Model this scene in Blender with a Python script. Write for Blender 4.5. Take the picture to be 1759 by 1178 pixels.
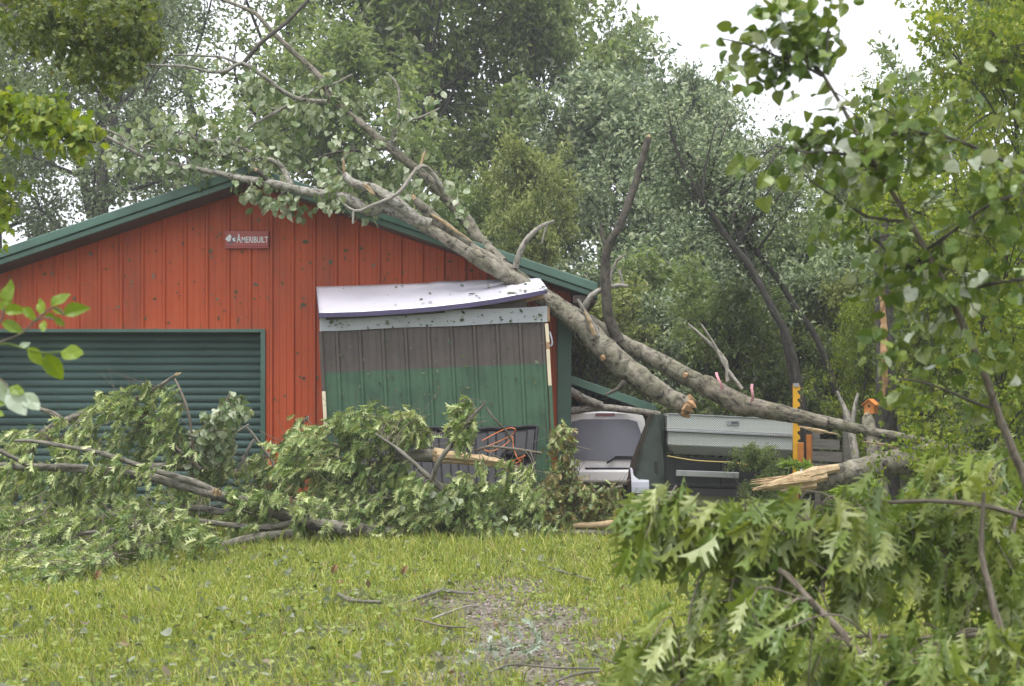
import bpy, bmesh, math, random
import numpy as np
from mathutils import Vector, Matrix

# ------------------------------------------------------------------ camera, sky, sun, exposure
for o in list(bpy.data.objects):
    bpy.data.objects.remove(o)
SC = bpy.context.scene
COL = SC.collection
F, CX, YH, EYE = 2443.0, 879.5, 710.0, 1.5          # focal length, principal column, horizon row of the photograph (its pixels), eye height

cam = bpy.data.cameras.new('camera')
cam.sensor_width = 36.0
cam.lens = 36.0 * F / 1759.0
cam.shift_y = (YH - 589.0) / 1759.0
cam.clip_start, cam.clip_end = 0.1, 2000.0
cam.dof.use_dof = True
cam.dof.focus_distance = 18.0
cam.dof.aperture_fstop = 4.5
camo = bpy.data.objects.new('camera', cam)
camo.location = (0, 0, EYE)
camo.rotation_euler = (math.radians(90), 0, 0)
COL.objects.link(camo)
SC.camera = camo

SUN_EL, SUN_AZ = math.radians(74), math.radians(205)   # behind the camera, a little to its left, above the cloud
wd = bpy.data.worlds.new('World')
SC.world = wd
wd.use_nodes = True
nt = wd.node_tree
nt.nodes.clear()
sky = nt.nodes.new('ShaderNodeTexSky')
sky.sky_type = 'NISHITA'
sky.sun_disc = False
sky.sun_elevation, sky.sun_rotation = SUN_EL, SUN_AZ
sky.air_density, sky.dust_density = 1.0, 3.0
mix = nt.nodes.new('ShaderNodeMix')
mix.data_type = 'RGBA'
mix.inputs[0].default_value = 0.88                      # cloud cover over the blue
mix.inputs[7].default_value = (6.2, 6.3, 6.7, 1)      # overcast white, in the sky texture's units
bg = nt.nodes.new('ShaderNodeBackground')
bg.inputs[1].default_value = 0.10
wo = nt.nodes.new('ShaderNodeOutputWorld')
nt.links.new(sky.outputs[0], mix.inputs[6])
nt.links.new(mix.outputs[2], bg.inputs[0])
nt.links.new(bg.outputs[0], wo.inputs[0])

sun = bpy.data.lights.new('sun', 'SUN')
sun.energy = 1.5
sun.angle = math.radians(30)
sun.color = (1.0, 0.97, 0.92)
suno = bpy.data.objects.new('sun', sun)
dirv = Vector((math.sin(SUN_AZ) * math.cos(SUN_EL), math.cos(SUN_AZ) * math.cos(SUN_EL), math.sin(SUN_EL)))
suno.rotation_euler = dirv.to_track_quat('Z', 'Y').to_euler()
COL.objects.link(suno)

vs = SC.view_settings
vs.view_transform, vs.look, vs.gamma, vs.use_curve_mapping = 'Standard', 'None', 1.0, False
vs.exposure = 1.45
SC.cycles.max_bounces = 6
SC.cycles.transparent_max_bounces = 4

# ------------------------------------------------------------------ helpers
rng = np.random.default_rng(7)
R = random.Random(11)


def P(px, py, Y):
    """the point at depth Y that stands at a pixel of the photograph"""
    return np.array([(px - CX) / F * Y, Y, EYE - (py - YH) / F * Y])


def GY(py, z=0.0):
    return (EYE - z) * F / (py - YH)


def nrm(v):
    v = np.asarray(v, float)
    return v / (np.linalg.norm(v, axis=-1, keepdims=True) + 1e-9)


# ---- materials
MATS = {}


def newmat(name):
    m = bpy.data.materials.new(name)
    m.use_nodes = True
    n = m.node_tree
    return m, n, n.nodes['Principled BSDF'], n.nodes['Material Output']


def N(n, t, **kw):
    k = n.nodes.new(t)
    for a, b in kw.items():
        setattr(k, a, b)
    return k


def ramp(n, stops):
    r = N(n, 'ShaderNodeValToRGB')
    e = r.color_ramp.elements
    while len(e) < len(stops):
        e.new(0.5)
    for i, (p, c) in enumerate(stops):
        e[i].position = p
        e[i].color = (*c, 1)
    return r


def paint(name, col, rough=0.45, var=0.12, scale=3.0, metal=0.0, bump=0.0, bscale=60, dirt=None, spec=0.5, stretch=(1, 1, 1)):
    m, n, b, o = newmat(name)
    tc = N(n, 'ShaderNodeTexCoord')
    mp = N(n, 'ShaderNodeMapping')
    mp.inputs[3].default_value = stretch
    n.links.new(tc.outputs['Object'], mp.inputs[0])
    nz = N(n, 'ShaderNodeTexNoise')
    nz.inputs['Scale'].default_value = scale
    nz.inputs['Detail'].default_value = 6
    n.links.new(mp.outputs[0], nz.inputs[0])
    c = np.array(col)
    d = np.array(dirt) if dirt is not None else c * (1 - var * 2)
    rp = ramp(n, [(0.25, tuple(d)), (0.5, tuple(c)), (0.78, tuple(np.minimum(c * (1 + var), 1)))])
    n.links.new(nz.outputs[0], rp.inputs[0])
    n.links.new(rp.outputs[0], b.inputs['Base Color'])
    b.inputs['Roughness'].default_value = rough
    b.inputs['Metallic'].default_value = metal
    b.inputs['Specular IOR Level'].default_value = spec
    if bump:
        n2 = N(n, 'ShaderNodeTexNoise')
        n2.inputs['Scale'].default_value = bscale
        n.links.new(mp.outputs[0], n2.inputs[0])
        bp = N(n, 'ShaderNodeBump')
        bp.inputs['Strength'].default_value = bump
        bp.inputs['Distance'].default_value = 0.01
        n.links.new(n2.outputs[0], bp.inputs['Height'])
        n.links.new(bp.outputs[0], b.inputs['Normal'])
    MATS[name] = m
    return m


def leafmat(name, stops, rough=0.42, trans=0.3, tcol=None):
    """leaf colours vary from leaf to leaf; a share shows the pale underside"""
    m, n, b, o = newmat(name)
    g = N(n, 'ShaderNodeNewGeometry')
    oi = N(n, 'ShaderNodeObjectInfo')
    ad = N(n, 'ShaderNodeMath', operation='ADD')
    n.links.new(g.outputs['Random Per Island'], ad.inputs[0])
    n.links.new(oi.outputs['Random'], ad.inputs[1])
    fr = N(n, 'ShaderNodeMath', operation='FRACT')
    n.links.new(ad.outputs[0], fr.inputs[0])
    rp = ramp(n, stops)
    n.links.new(fr.outputs[0], rp.inputs[0])
    n.links.new(rp.outputs[0], b.inputs['Base Color'])
    b.inputs['Roughness'].default_value = rough
    b.inputs['Specular IOR Level'].default_value = 0.45
    t = N(n, 'ShaderNodeBsdfTranslucent')
    hs = N(n, 'ShaderNodeMix', data_type='RGBA', blend_type='MULTIPLY')
    hs.inputs[0].default_value = 1.0
    hs.inputs[7].default_value = (*(tcol or (1.35, 1.3, 0.6)), 1)
    n.links.new(rp.outputs[0], hs.inputs[6])
    n.links.new(hs.outputs[2], t.inputs[0])
    mx = N(n, 'ShaderNodeMixShader')
    mx.inputs[0].default_value = trans
    n.links.new(b.outputs[0], mx.inputs[1])
    n.links.new(t.outputs[0], mx.inputs[2])
    n.links.new(mx.outputs[0], o.inputs[0])
    MATS[name] = m
    return m


def barkmat(name, light, mid, dark, bands=0.5, vscale=9.0, uscale=1.5, bump=0.5):
    """bark along the limb's own uv: u round, v along in metres"""
    m, n, b, o = newmat(name)
    uv = N(n, 'ShaderNodeUVMap')
    mp = N(n, 'ShaderNodeMapping')
    mp.inputs[3].default_value = (uscale, vscale, 1)
    n.links.new(uv.outputs[0], mp.inputs[0])
    nz = N(n, 'ShaderNodeTexNoise')
    nz.inputs['Scale'].default_value = 2.3
    nz.inputs['Detail'].default_value = 9
    nz.inputs['Roughness'].default_value = 0.72
    nz.inputs['Distortion'].default_value = 0.6
    n.links.new(mp.outputs[0], nz.inputs[0])
    rp = ramp(n, [(0.39, dark), (0.46, mid), (0.59, light)])
    n.links.new(nz.outputs[0], rp.inputs[0])
    tc = N(n, 'ShaderNodeTexCoord')
    n3 = N(n, 'ShaderNodeTexNoise')
    n3.inputs['Scale'].default_value = 4.0
    n3.inputs['Detail'].default_value = 5
    n.links.new(tc.outputs['Object'], n3.inputs[0])
    r3 = ramp(n, [(0.42, (0.62, 0.66, 0.55)), (0.6, (1, 1, 1))])
    n.links.new(n3.outputs[0], r3.inputs[0])
    mu = N(n, 'ShaderNodeMix', data_type='RGBA', blend_type='MULTIPLY')
    mu.inputs[0].default_value = bands
    n.links.new(rp.outputs[0], mu.inputs[6])
    n.links.new(r3.outputs[0], mu.inputs[7])
    n.links.new(mu.outputs[2], b.inputs['Base Color'])
    b.inputs['Roughness'].default_value = 0.85
    bp = N(n, 'ShaderNodeBump')
    bp.inputs['Strength'].default_value = min(1, bump * 1.4)
    bp.inputs['Distance'].default_value = 0.05
    n.links.new(nz.outputs[0], bp.inputs['Height'])
    n.links.new(bp.outputs[0], b.inputs['Normal'])
    MATS[name] = m
    return m


# ---- mesh building
class MB:
    def __init__(s):
        s.V, s.F, s.U, s.n = [], [], [], 0

    def add(s, V, Fs, uv=None):
        V = np.asarray(V, float).reshape(-1, 3)
        for f in (Fs if isinstance(Fs, list) else [Fs]):
            f = np.asarray(f, int)
            s.F.append(f + s.n)
            s.U.append(uv if uv is not None and len(uv) == f.size else np.zeros((f.size, 2)))
        s.V.append(V)
        s.n += len(V)

    def box(s, lo, hi):
        (a, b, c), (d, e, f) = lo, hi
        V = [(a, b, c), (d, b, c), (d, e, c), (a, e, c), (a, b, f), (d, b, f), (d, e, f), (a, e, f)]
        s.add(V, [[(0, 3, 2, 1), (4, 5, 6, 7), (0, 1, 5, 4), (1, 2, 6, 5), (2, 3, 7, 6), (3, 0, 4, 7)]])

    def bar(s, p, q, w, h, up=(0, 0, 1)):
        p, q = np.array(p, float), np.array(q, float)
        d = nrm(q - p)
        x = nrm(np.cross(d, up))
        u = np.cross(x, d)
        V = []
        for e in (p, q):
            for sx, su in ((-1, -1), (1, -1), (1, 1), (-1, 1)):
                V.append(e + x * w / 2 * sx + u * h / 2 * su)
        s.add(V, [[(0, 3, 2, 1), (4, 5, 6, 7), (0, 1, 5, 4), (1, 2, 6, 5), (2, 3, 7, 6), (3, 0, 4, 7)]])

    def tube(s, pts, rad, n=8, rough=0.0, caps=True, step=None, v0=0.0):
        pts, rad = resample(pts, rad, step)
        T = np.gradient(pts, axis=0)
        T = nrm(T)
        up = np.array([0.13, 0.31, 0.94]) if abs(T[0][2]) < 0.8 else np.array([1.0, 0.2, 0.1])
        A = nrm(np.cross(T, up))
        B = np.cross(T, A)
        k = len(pts)
        th = np.linspace(0, 2 * math.pi, n, endpoint=False)
        rr = rad[:, None] * np.ones((1, n))
        if rough:
            nz = rng.normal(0, 1, (k, n))
            nz = (nz + np.roll(nz, 1, 1) + np.roll(nz, -1, 1)) / 2.0
            lf = np.convolve(rng.normal(0, 1, k + 8), np.ones(9) / 3.0, 'valid')[:, None]
            rr = rr * (1 + rough * nz) * (1 + rough * .8 * lf)
            pts = pts + rng.normal(0, 1, pts.shape) * (rough * .35 * rad)[:, None]
        V = pts[:, None, :] + rr[:, :, None] * (A[:, None, :] * np.cos(th)[None, :, None] + B[:, None, :] * np.sin(th)[None, :, None])
        i, j = np.meshgrid(np.arange(k - 1), np.arange(n), indexing='ij')
        j2 = (j + 1) % n
        Q = np.stack([i * n + j, i * n + j2, (i + 1) * n + j2, (i + 1) * n + j], -1).reshape(-1, 4)
        L = np.concatenate([[0], np.cumsum(np.linalg.norm(np.diff(pts, axis=0), axis=1))]) + v0
        uu = np.stack([j / n, (j + 1) / n, (j + 1) / n, j / n], -1).reshape(-1)
        vv = np.stack([L[i], L[i], L[i + 1], L[i + 1]], -1).reshape(-1)
        V = V.reshape(-1, 3)
        s.add(V, Q, np.stack([uu, vv], -1))
        if caps:
            for ring in (0, k - 1):
                s.add(V[ring * n:(ring + 1) * n], np.arange(n)[None, :])

    def mesh(s, name, smooth=False):
        me = bpy.data.meshes.new(name)
        V = np.concatenate(s.V)
        tot = np.concatenate([np.full(len(f), f.shape[1]) for f in s.F])
        loops = np.concatenate([f.reshape(-1) for f in s.F])
        me.vertices.add(len(V))
        me.vertices.foreach_set('co', V.astype(np.float32).reshape(-1))
        me.loops.add(len(loops))
        me.loops.foreach_set('vertex_index', loops.astype(np.int32))
        me.polygons.add(len(tot))
        st = np.concatenate([[0], np.cumsum(tot)[:-1]])
        me.polygons.foreach_set('loop_start', st.astype(np.int32))
        me.polygons.foreach_set('loop_total', tot.astype(np.int32))
        if smooth:
            me.polygons.foreach_set('use_smooth', np.ones(len(tot), bool))
        else:
            me.polygons.foreach_set('use_smooth', np.zeros(len(tot), bool))
        U = np.concatenate(s.U)
        ul = me.uv_layers.new(name='UVMap')
        ul.data.foreach_set('uv', U.astype(np.float32).reshape(-1))
        me.update(calc_edges=True)
        return me

    def build(s, name, mat, parent=None, smooth=False, bevel=0.0):
        o = obj(name, s.mesh(name, smooth), mat, parent)
        if bevel:
            bv = o.modifiers.new('bevel', 'BEVEL')
            bv.width, bv.segments, bv.limit_method = bevel, 2, 'ANGLE'
        return o


def resample(pts, rad, step=None):
    pts = np.asarray(pts, float)
    rad = np.asarray(rad, float) if np.ndim(rad) else np.full(len(pts), float(rad))
    if step is None or len(pts) < 2:
        return pts, rad
    P0 = np.vstack([2 * pts[0] - pts[1], pts, 2 * pts[-1] - pts[-2]])
    out, ro = [], []
    for i in range(len(pts) - 1):
        a, b, c, d = P0[i], P0[i + 1], P0[i + 2], P0[i + 3]
        m = max(2, int(np.linalg.norm(c - b) / step) + 1)
        for t in np.linspace(0, 1, m, endpoint=False):
            out.append(0.5 * (2 * b + (c - a) * t + (2 * a - 5 * b + 4 * c - d) * t * t + (3 * b - a - 3 * c + d) * t ** 3))
            ro.append(rad[i] * (1 - t) + rad[i + 1] * t)
    out.append(pts[-1])
    ro.append(rad[-1])
    return np.array(out), np.array(ro)


def obj(name, me, mat=None, parent=None):
    o = bpy.data.objects.new(name, me)
    COL.objects.link(o)
    if mat is not None:
        if isinstance(mat, str):
            mat = MATS[mat]
        if not me.materials:
            me.materials.append(mat)
        elif me.materials[0] != mat:
            o.material_slots[0].link = 'OBJECT'
            o.material_slots[0].material = mat
    if parent is not None:
        o.parent = parent
        o.location = -parent.location if parent.get('abs') is None else o.location
    return o


def tag(o, label=None, cat=None, group=None, kind=None):
    for k, v in (('label', label), ('category', cat), ('group', group), ('kind', kind)):
        if v:
            o[k] = v
    return o


def thing(name, label, cat, loc=(0, 0, 0), group=None):
    """an Empty at the thing's base; meshes built in world coordinates hang from it"""
    o = bpy.data.objects.new(name, None)
    o.empty_display_size = 0.2
    o.location = loc
    COL.objects.link(o)
    return tag(o, label, cat, group)


def sub(name, mb, mat, part, smooth=False, bevel=0.0):
    """a sub-part: its part already carries the shift to world coordinates"""
    o = mb.build(name, mat, None, smooth, bevel)
    o.parent = part
    return o


# ---- leaf shapes: stem at the origin, tip at +Y, unit length
def leafshape(kind, curl=0.1, fold=0.15, seed=0):
    r = random.Random(seed)
    if kind == 'kite':
        V = [(0, 0, 0), (0.27, 0.42, fold), (0, 1, -curl), (-0.27, 0.42, fold)]
        return np.array(V), np.array([(0, 1, 2), (0, 2, 3)])
    if kind == 'oak':
        h = [(.012, .0), (.018, .13), (.06, .16), (.17, .26), (.21, .31), (.09, .27), (.085, .32), (.2, .43), (.30, .53), (.2, .49), (.1, .43), (.095, .5), (.21, .63), (.32, .75), (.2, .7), (.105, .62), (.1, .7), (.16, .82), (.2, .93), (.12, .87), (.06, .84)]
    elif kind == 'round':
        h = [(.02, .0), (.02, .2), (.22, .22), (.38, .36), (.42, .55), (.34, .74), (.18, .88)]
    elif kind == 'lance':
        h = [(.015, .0), (.015, .04), (.12, .14), (.2, .34), (.2, .54), (.13, .76), (.05, .92)]
    elif kind == 'maple':
        h = [(.015, .0), (.015, .22), (.2, .14), (.22, .24), (.44, .3), (.34, .42), (.5, .56), (.3, .56), (.18, .56), (.22, .74), (.12, .76)]
    bm = bmesh.new()
    for s in (1, -1):
        j = 1 + 0.12 * (r.random() - 0.5)
        pts = [(0, 0)] + [(x * s * j, y) for x, y in h] + [(0, 1)]
        mids = [(0, 0.75), (0, 0.5), (0, 0.25)]
        ring = pts + mids
        vs_ = []
        for x, y in ring:
            vs_.append(bm.verts.new((x, y, abs(x) * fold * 2 - curl * y * y + 0.05 * math.sin(9 * y + 2 * seed) * (abs(x) > .1) + x * y * (.5, -.7, .2, .8, -.4)[seed % 5] * .5)))
        bm.faces.new(vs_ if s > 0 else vs_[::-1])
    bmesh.ops.remove_doubles(bm, verts=bm.verts, dist=1e-5)
    bmesh.ops.triangulate(bm, faces=bm.faces)
    bm.verts.index_update()
    V = np.array([v.co[:] for v in bm.verts])
    T = np.array([[v.index for v in f.verts] for f in bm.faces])
    bm.free()
    return V, T


SHAPES, LEAFMESH = {}, {}
for k, (cu, fo) in {'oak': (.22, .3), 'round': (.12, .18), 'lance': (.2, .25), 'maple': (.18, .15), 'kite': (.12, .1)}.items():
    SHAPES[k] = [leafshape(k, cu * a, fo * b, i) for i, (a, b) in enumerate(((1, 1), (2.4, 1.9), (-0.8, .4), (3.2, .8), (1.6, 2.6)))]
    LEAFMESH[k] = []
    for V, T in SHAPES[k]:
        mb = MB()
        mb.add(V, T)
        LEAFMESH[k].append(mb.mesh('leaf_' + k))


def frames(axis, normal):
    a = nrm(axis)
    x = nrm(np.cross(a, normal))
    z = np.cross(x, a)
    return np.stack([x, a, z], -1)       # columns


def inst(mb, V, T, M, pos):
    """copies of a leaf: matrices M (n,3,3) and positions (n,3)"""
    n, k = len(pos), len(V)
    if n == 0:
        return
    W = np.einsum('nij,kj->nki', M, V) + pos[:, None, :]
    Fs = T[None] + (np.arange(n) * k)[:, None, None]
    mb.add(W.reshape(-1, 3), Fs.reshape(-1, T.shape[1]))


def project(pos):
    y = np.maximum(pos[:, 1], 0.1)
    return pos[:, 0] / y * F + CX, YH - (pos[:, 2] - EYE) / y * F


def emit_leaves(root, kind, mats, M, pos, size, nparts=300, partname='leaf', weight=None):
    """the leaves that show largest become parts of their own, the rest one mass"""
    mats = mats if isinstance(mats, list) else [mats]
    n = len(pos)
    px, py = project(pos)
    inside = (px > -10) & (px < 1770) & (py > -10) & (py < 1190)
    score = np.where(inside, size / np.maximum(pos[:, 1], .1), 0)
    if weight is not None:
        score = score * weight
    order = np.argsort(-score)
    own = order[:nparts]
    own = own[score[own] > 0]
    rest = np.setdiff1d(np.arange(n), own)
    var = rng.integers(0, 5, n)
    mi = rng.integers(0, len(mats), n)
    base = np.array(root.location)
    for i in own:
        o = bpy.data.objects.new(partname, LEAFMESH[kind][var[i]])
        COL.objects.link(o)
        if not o.data.materials:
            o.data.materials.append(None)
        o.material_slots[0].link = 'OBJECT'
        o.material_slots[0].material = MATS[mats[mi[i]]]
        m4 = Matrix(np.vstack([np.hstack([M[i] * size[i], (pos[i] - base)[:, None]]), [0, 0, 0, 1]]).tolist())
        o.parent = root
        o.matrix_basis = m4
    for k in range(len(mats)):
        mb = MB()
        for v in range(5):
            sel = rest[(var[rest] == v) & (mi[rest] == k)]
            V, T = SHAPES[kind][v]
            inst(mb, V, T, M[sel] * size[sel][:, None, None], pos[sel])
        if mb.n:
            o = mb.build('foliage', mats[k], root)
            o['kind'] = 'stuff'


def leaf_cloud(anch, adir, per, size, spread=0.05, wind=(0, 0, 0), droop=0.3, jit=0.7, flat=0.6):
    """leaves round twig points: positions, frames, sizes"""
    a = np.repeat(np.asarray(anch), per, 0)
    d = np.repeat(nrm(np.asarray(adir)), per, 0)
    n = len(a)
    pos = a + rng.normal(0, spread, (n, 3))
    ax = d * 0.7 + rng.normal(0, jit, (n, 3)) + np.array(wind) + np.array([0, 0, -droop])
    nor = rng.normal(0, 1 - flat, (n, 3)) + np.array([0, -0.25, 1.0]) * flat
    sz = rng.uniform(size[0], size[1], n)
    M = frames(ax, nor)
    M[:, :, 0] *= rng.uniform(.7, 1.05, (n, 1))
    return pos, M, sz


def stack(L):
    return [np.concatenate([l[i] for l in L]) for i in range(3)]


# ------------------------------------------------------------------ materials
paint('barn_red', (0.50, 0.088, 0.026), 0.5, 0.12, 2.2, dirt=(0.34, 0.07, 0.03), stretch=(1, 1, .25), spec=.3)
paint('metal_green', (0.065, 0.135, 0.10), 0.35, 0.12, 3)
paint('door_green', (0.075, 0.128, 0.112), 0.55, 0.18, 2.5, stretch=(.3, 1, 2), spec=.25)
paint('shed_green', (0.065, 0.13, 0.076), 0.5, 0.12, 3, dirt=(.045, .09, .055), spec=.3)
paint('shed_brown', (0.095, 0.075, 0.064), 0.5, 0.12, 4)
paint('soffit_brown', (0.07, 0.052, 0.042), 0.6)
paint('white_sheet', (0.50, 0.49, 0.55), 0.3, 0.05, 2.5, bump=0.1, bscale=5)
paint('fascia_white', (0.40, 0.42, 0.44), 0.35, 0.08, 3, bump=0.12, bscale=6)
paint('drip_purple', (0.06, 0.045, 0.11), 0.4)
paint('raw_wood', (0.42, 0.31, 0.18), 0.8, 0.25, 14, bump=0.7, bscale=45, dirt=(.27, .16, .07), stretch=(1, 1, 1))
paint('orange_wood', (0.37, 0.22, 0.11), 0.7, 0.2, 9, bump=0.4)
paint('cream_trim', (0.68, 0.60, 0.42), 0.5, 0.1, 4)
paint('sign_red', (0.42, 0.085, 0.07), 0.4, 0.05)
paint('letter_white', (0.82, 0.82, 0.85), 0.4, 0.02)
paint('logo_grey', (0.10, 0.11, 0.13), 0.4, 0.02)
paint('car_white', (0.88, 0.88, 0.90), 0.22, 0.03, 1.5, dirt=(.62, .63, .66))
paint('car_glass', (0.12, 0.122, 0.155), 0.15, 0.1, 2, spec=0.5)
paint('black_plastic', (0.016, 0.016, 0.02), 0.6, 0.2, 4, bump=.15, bscale=30, spec=.25)
paint('rubber', (0.018, 0.018, 0.018), 0.75)
paint('tail_red', (0.28, 0.02, 0.03), 0.2)
paint('chrome_grey', (0.45, 0.46, 0.49), 0.3, 0.1, 5, metal=0.7)
paint('fender_grey', (0.42, 0.43, 0.50), 0.35, 0.08, 4)
paint('tarp_green', (0.035, 0.05, 0.038), 0.4, 0.4, 5, bump=.4, bscale=9)
paint('trailer_black', (0.02, 0.02, 0.02), 0.5)
paint('jack_yellow', (0.68, 0.36, 0.02), 0.45, 0.1, 8)
paint('post_orange', (0.45, 0.16, 0.03), 0.6, 0.15, 8)
paint('birdhouse_orange', (0.62, 0.22, 0.05), 0.6, 0.12, 9)
paint('plank_grey', (0.16, 0.15, 0.13), 0.85, 0.25, 4, bump=.4, stretch=(1, 8, 8))
paint('cord_orange', (0.55, 0.16, 0.04), 0.4)
paint('rope_yellow', (0.55, 0.42, 0.14), 0.7)
paint('ribbon_pink', (0.62, 0.30, 0.34), 0.5)
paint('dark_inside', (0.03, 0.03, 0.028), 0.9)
paint('leaf_brown', (0.20, 0.11, 0.045), 0.7, 0.3, 20)
paint('concrete', (0.3, 0.29, 0.27), 0.85, .2, 8)

leafmat('bits_green', [(0, (.05, .09, .025)), (.4, (.09, .13, .05)), (.7, (.03, .05, .02)), (.92, (.2, .24, .15)), (1, (.16, .11, .04))])
leafmat('oak_leaf', [(0, (0.093, 0.16, 0.043)), (0.35, (0.179, 0.255, 0.069)), (0.6, (0.28, 0.352, 0.118)), (0.8, (0.446, 0.509, 0.221)), (0.95, (0.559, 0.599, 0.302)), (1, (0.13, 0.176, 0.043))], 0.38, 0.22)
leafmat('oak_near', [(0, (0.098, 0.157, 0.029)), (0.4, (0.164, 0.226, 0.040)), (0.7, (0.231, 0.274, 0.058)), (0.86, (0.359, 0.401, 0.191)), (1, (0.116, 0.173, 0.040))], 0.36, 0.28)
leafmat('oak_brown', [(0, (0.081, 0.098, 0.022)), (.35, (0.135, 0.133, 0.039)), (.6, (0.203, 0.154, 0.045)), (.85, (0.270, 0.238, 0.090)), (1, (0.108, 0.140, 0.034))], 0.5, 0.2)
leafmat('aspen_leaf', [(0, (0.091, 0.150, 0.049)), (.35, (0.168, 0.225, 0.098)), (.6, (0.285, 0.338, 0.208)), (.9, (0.466, 0.500, 0.379)), (1, (0.130, 0.188, 0.061))], 0.42, 0.25)
leafmat('poplar_near', [(0, (0.069, 0.123, 0.022)), (.4, (0.115, 0.178, 0.028)), (.7, (0.162, 0.216, 0.033)), (.88, (0.196, 0.245, 0.077)), (.96, (0.380, 0.423, 0.330)), (1, (0.484, 0.512, 0.440))], 0.36, 0.2)
leafmat('maple_yellow', [(0, (0.099, 0.163, 0.016)), (.4, (0.161, 0.235, 0.019)), (.75, (0.236, 0.292, 0.026)), (1, (0.298, 0.333, 0.046))], 0.5, 0.45)
leafmat('maple_dark', [(0, (.055, .09, .012)), (.5, (.10, .14, .02)), (.85, (.15, .19, .03)), (1, (.20, .22, .05))], 0.5, 0.4)  # darker, duller maple leaf tones for the corner bough
leafmat('ash_leaf', [(0, (.13, .20, .015)), (.6, (.20, .28, .02)), (1, (.17, .25, .03))], 0.45, 0.40)
leafmat('ash_pale', [(0, (.22, .30, .18)), (1, (.36, .43, .34))], 0.4, 0.3)
leafmat('far_grey', [(0, (0.103, 0.149, 0.062)), (.4, (0.175, 0.235, 0.115)), (.7, (0.288, 0.352, 0.218)), (.93, (0.515, 0.576, 0.438)), (1, (0.144, 0.192, 0.084))], 0.5, 0.46, (1.15, 1.15, .85))
leafmat('far_green', [(0, (0.111, 0.167, 0.045)), (0.45, (0.207, 0.283, 0.078)), (0.8, (0.332, 0.397, 0.145)), (0.88, (0.393, 0.410, 0.309)), (1, (0.139, 0.205, 0.067))], 0.5, 0.46, (1.15, 1.15, .85))
leafmat('far_silver', [(0, (0.087, 0.136, 0.064)), (.4, (0.162, 0.223, 0.120)), (.7, (0.307, 0.367, 0.239)), (1, (0.576, 0.619, 0.462))], 0.5, 0.46, (1.15, 1.15, .85))
leafmat('far_yellow', [(0, (0.120, 0.158, 0.039)), (.5, (0.225, 0.270, 0.078)), (.85, (0.345, 0.375, 0.143)), (1, (0.450, 0.450, 0.221))], 0.5, 0.46, (1.15, 1.15, .85))
leafmat('fern', [(0, (0.120, 0.204, 0.022)), (.6, (0.204, 0.300, 0.033)), (1, (0.264, 0.348, 0.066))], 0.5, 0.4)
leafmat('grass_blade', [(0, (0.093, 0.126, 0.027)), (0.15, (0.153, 0.221, 0.034)), (0.4, (0.268, 0.336, 0.051)), (0.75, (0.390, 0.441, 0.074)), (0.9, (0.534, 0.510, 0.181)), (1, (0.346, 0.253, 0.134))], 0.5, 0.35)
leafmat('weed_leaf', [(0, (0.149, 0.220, 0.035)), (.6, (0.228, 0.296, 0.052)), (1, (0.311, 0.347, 0.103))], 0.5, 0.35)
leafmat('stone_bits', [(0, (0.108, 0.084, 0.066)), (.5, (0.208, 0.166, 0.143)), (1, (0.323, 0.277, 0.252))], 0.8, 0.0)
leafmat('litter', [(0, (0.045, 0.075, 0.021)), (.4, (0.090, 0.112, 0.035)), (.62, (0.255, 0.285, 0.210)), (.85, (0.225, 0.247, 0.182)), (1, (0.150, 0.075, 0.028))], 0.45, 0.2)

barkmat('aspen_bark', (.34, .31, .25), (.20, .175, .135), (.045, .04, .034), 0.85, 3.6, 2.6, .7)
barkmat('aspen_pale', (.40, .38, .34), (.26, .24, .205), (.07, .06, .052), 0.7, 5, 2.2, .5)
barkmat('rough_bark', (.30, .26, .20), (.17, .145, .115), (.045, .038, .03), 0.8, 3, 4, .9)
barkmat('oak_limb', (.26, .24, .20), (.16, .145, .115), (.06, .052, .042), 0.6, 3, 2, .4)
barkmat('twig', (.22, .19, .15), (.14, .115, .085), (.07, .055, .04), 0.4, 5, 2, .2)
barkmat('dark_trunk', (.10, .09, .078), (.06, .053, .045), (.025, .022, .02), 0.6, 2.5, 4, .7)
barkmat('dead_grey', (.40, .37, .33), (.28, .255, .22), (.12, .105, .09), 0.4, 4, 2, .3)
barkmat('dark_branch', (.11, .095, .075), (.065, .055, .045), (.03, .026, .022), 0.5, 4, 2, .3)

# ------------------------------------------------------------------ ground
def gravel_mask(x, y):
    """1 on the worn, stony track that comes up the middle of the lawn"""
    cx = 0.0 + 0.10 * np.sin(y * 0.9)
    w = np.interp(y, [5, 8, 10, 12, 14, 20], [1.3, .95, .8, .6, .35, .1])
    return np.clip(1.25 - np.abs(x - cx) / w, 0, 1) * (0.62 + 0.38 * np.sin(x * 7.1 + 2 * np.sin(y * 3.3)) * np.sin(y * 5.3 + x * 2.1)) * np.clip((14.0 - y) / 3.0, 0, 1)


def ground_z(x, y):
    return 0.03 * np.sin(x * .7 + 1) * np.sin(y * .55) + 0.02 * np.sin(x * 1.9 + y * 1.3)


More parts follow.
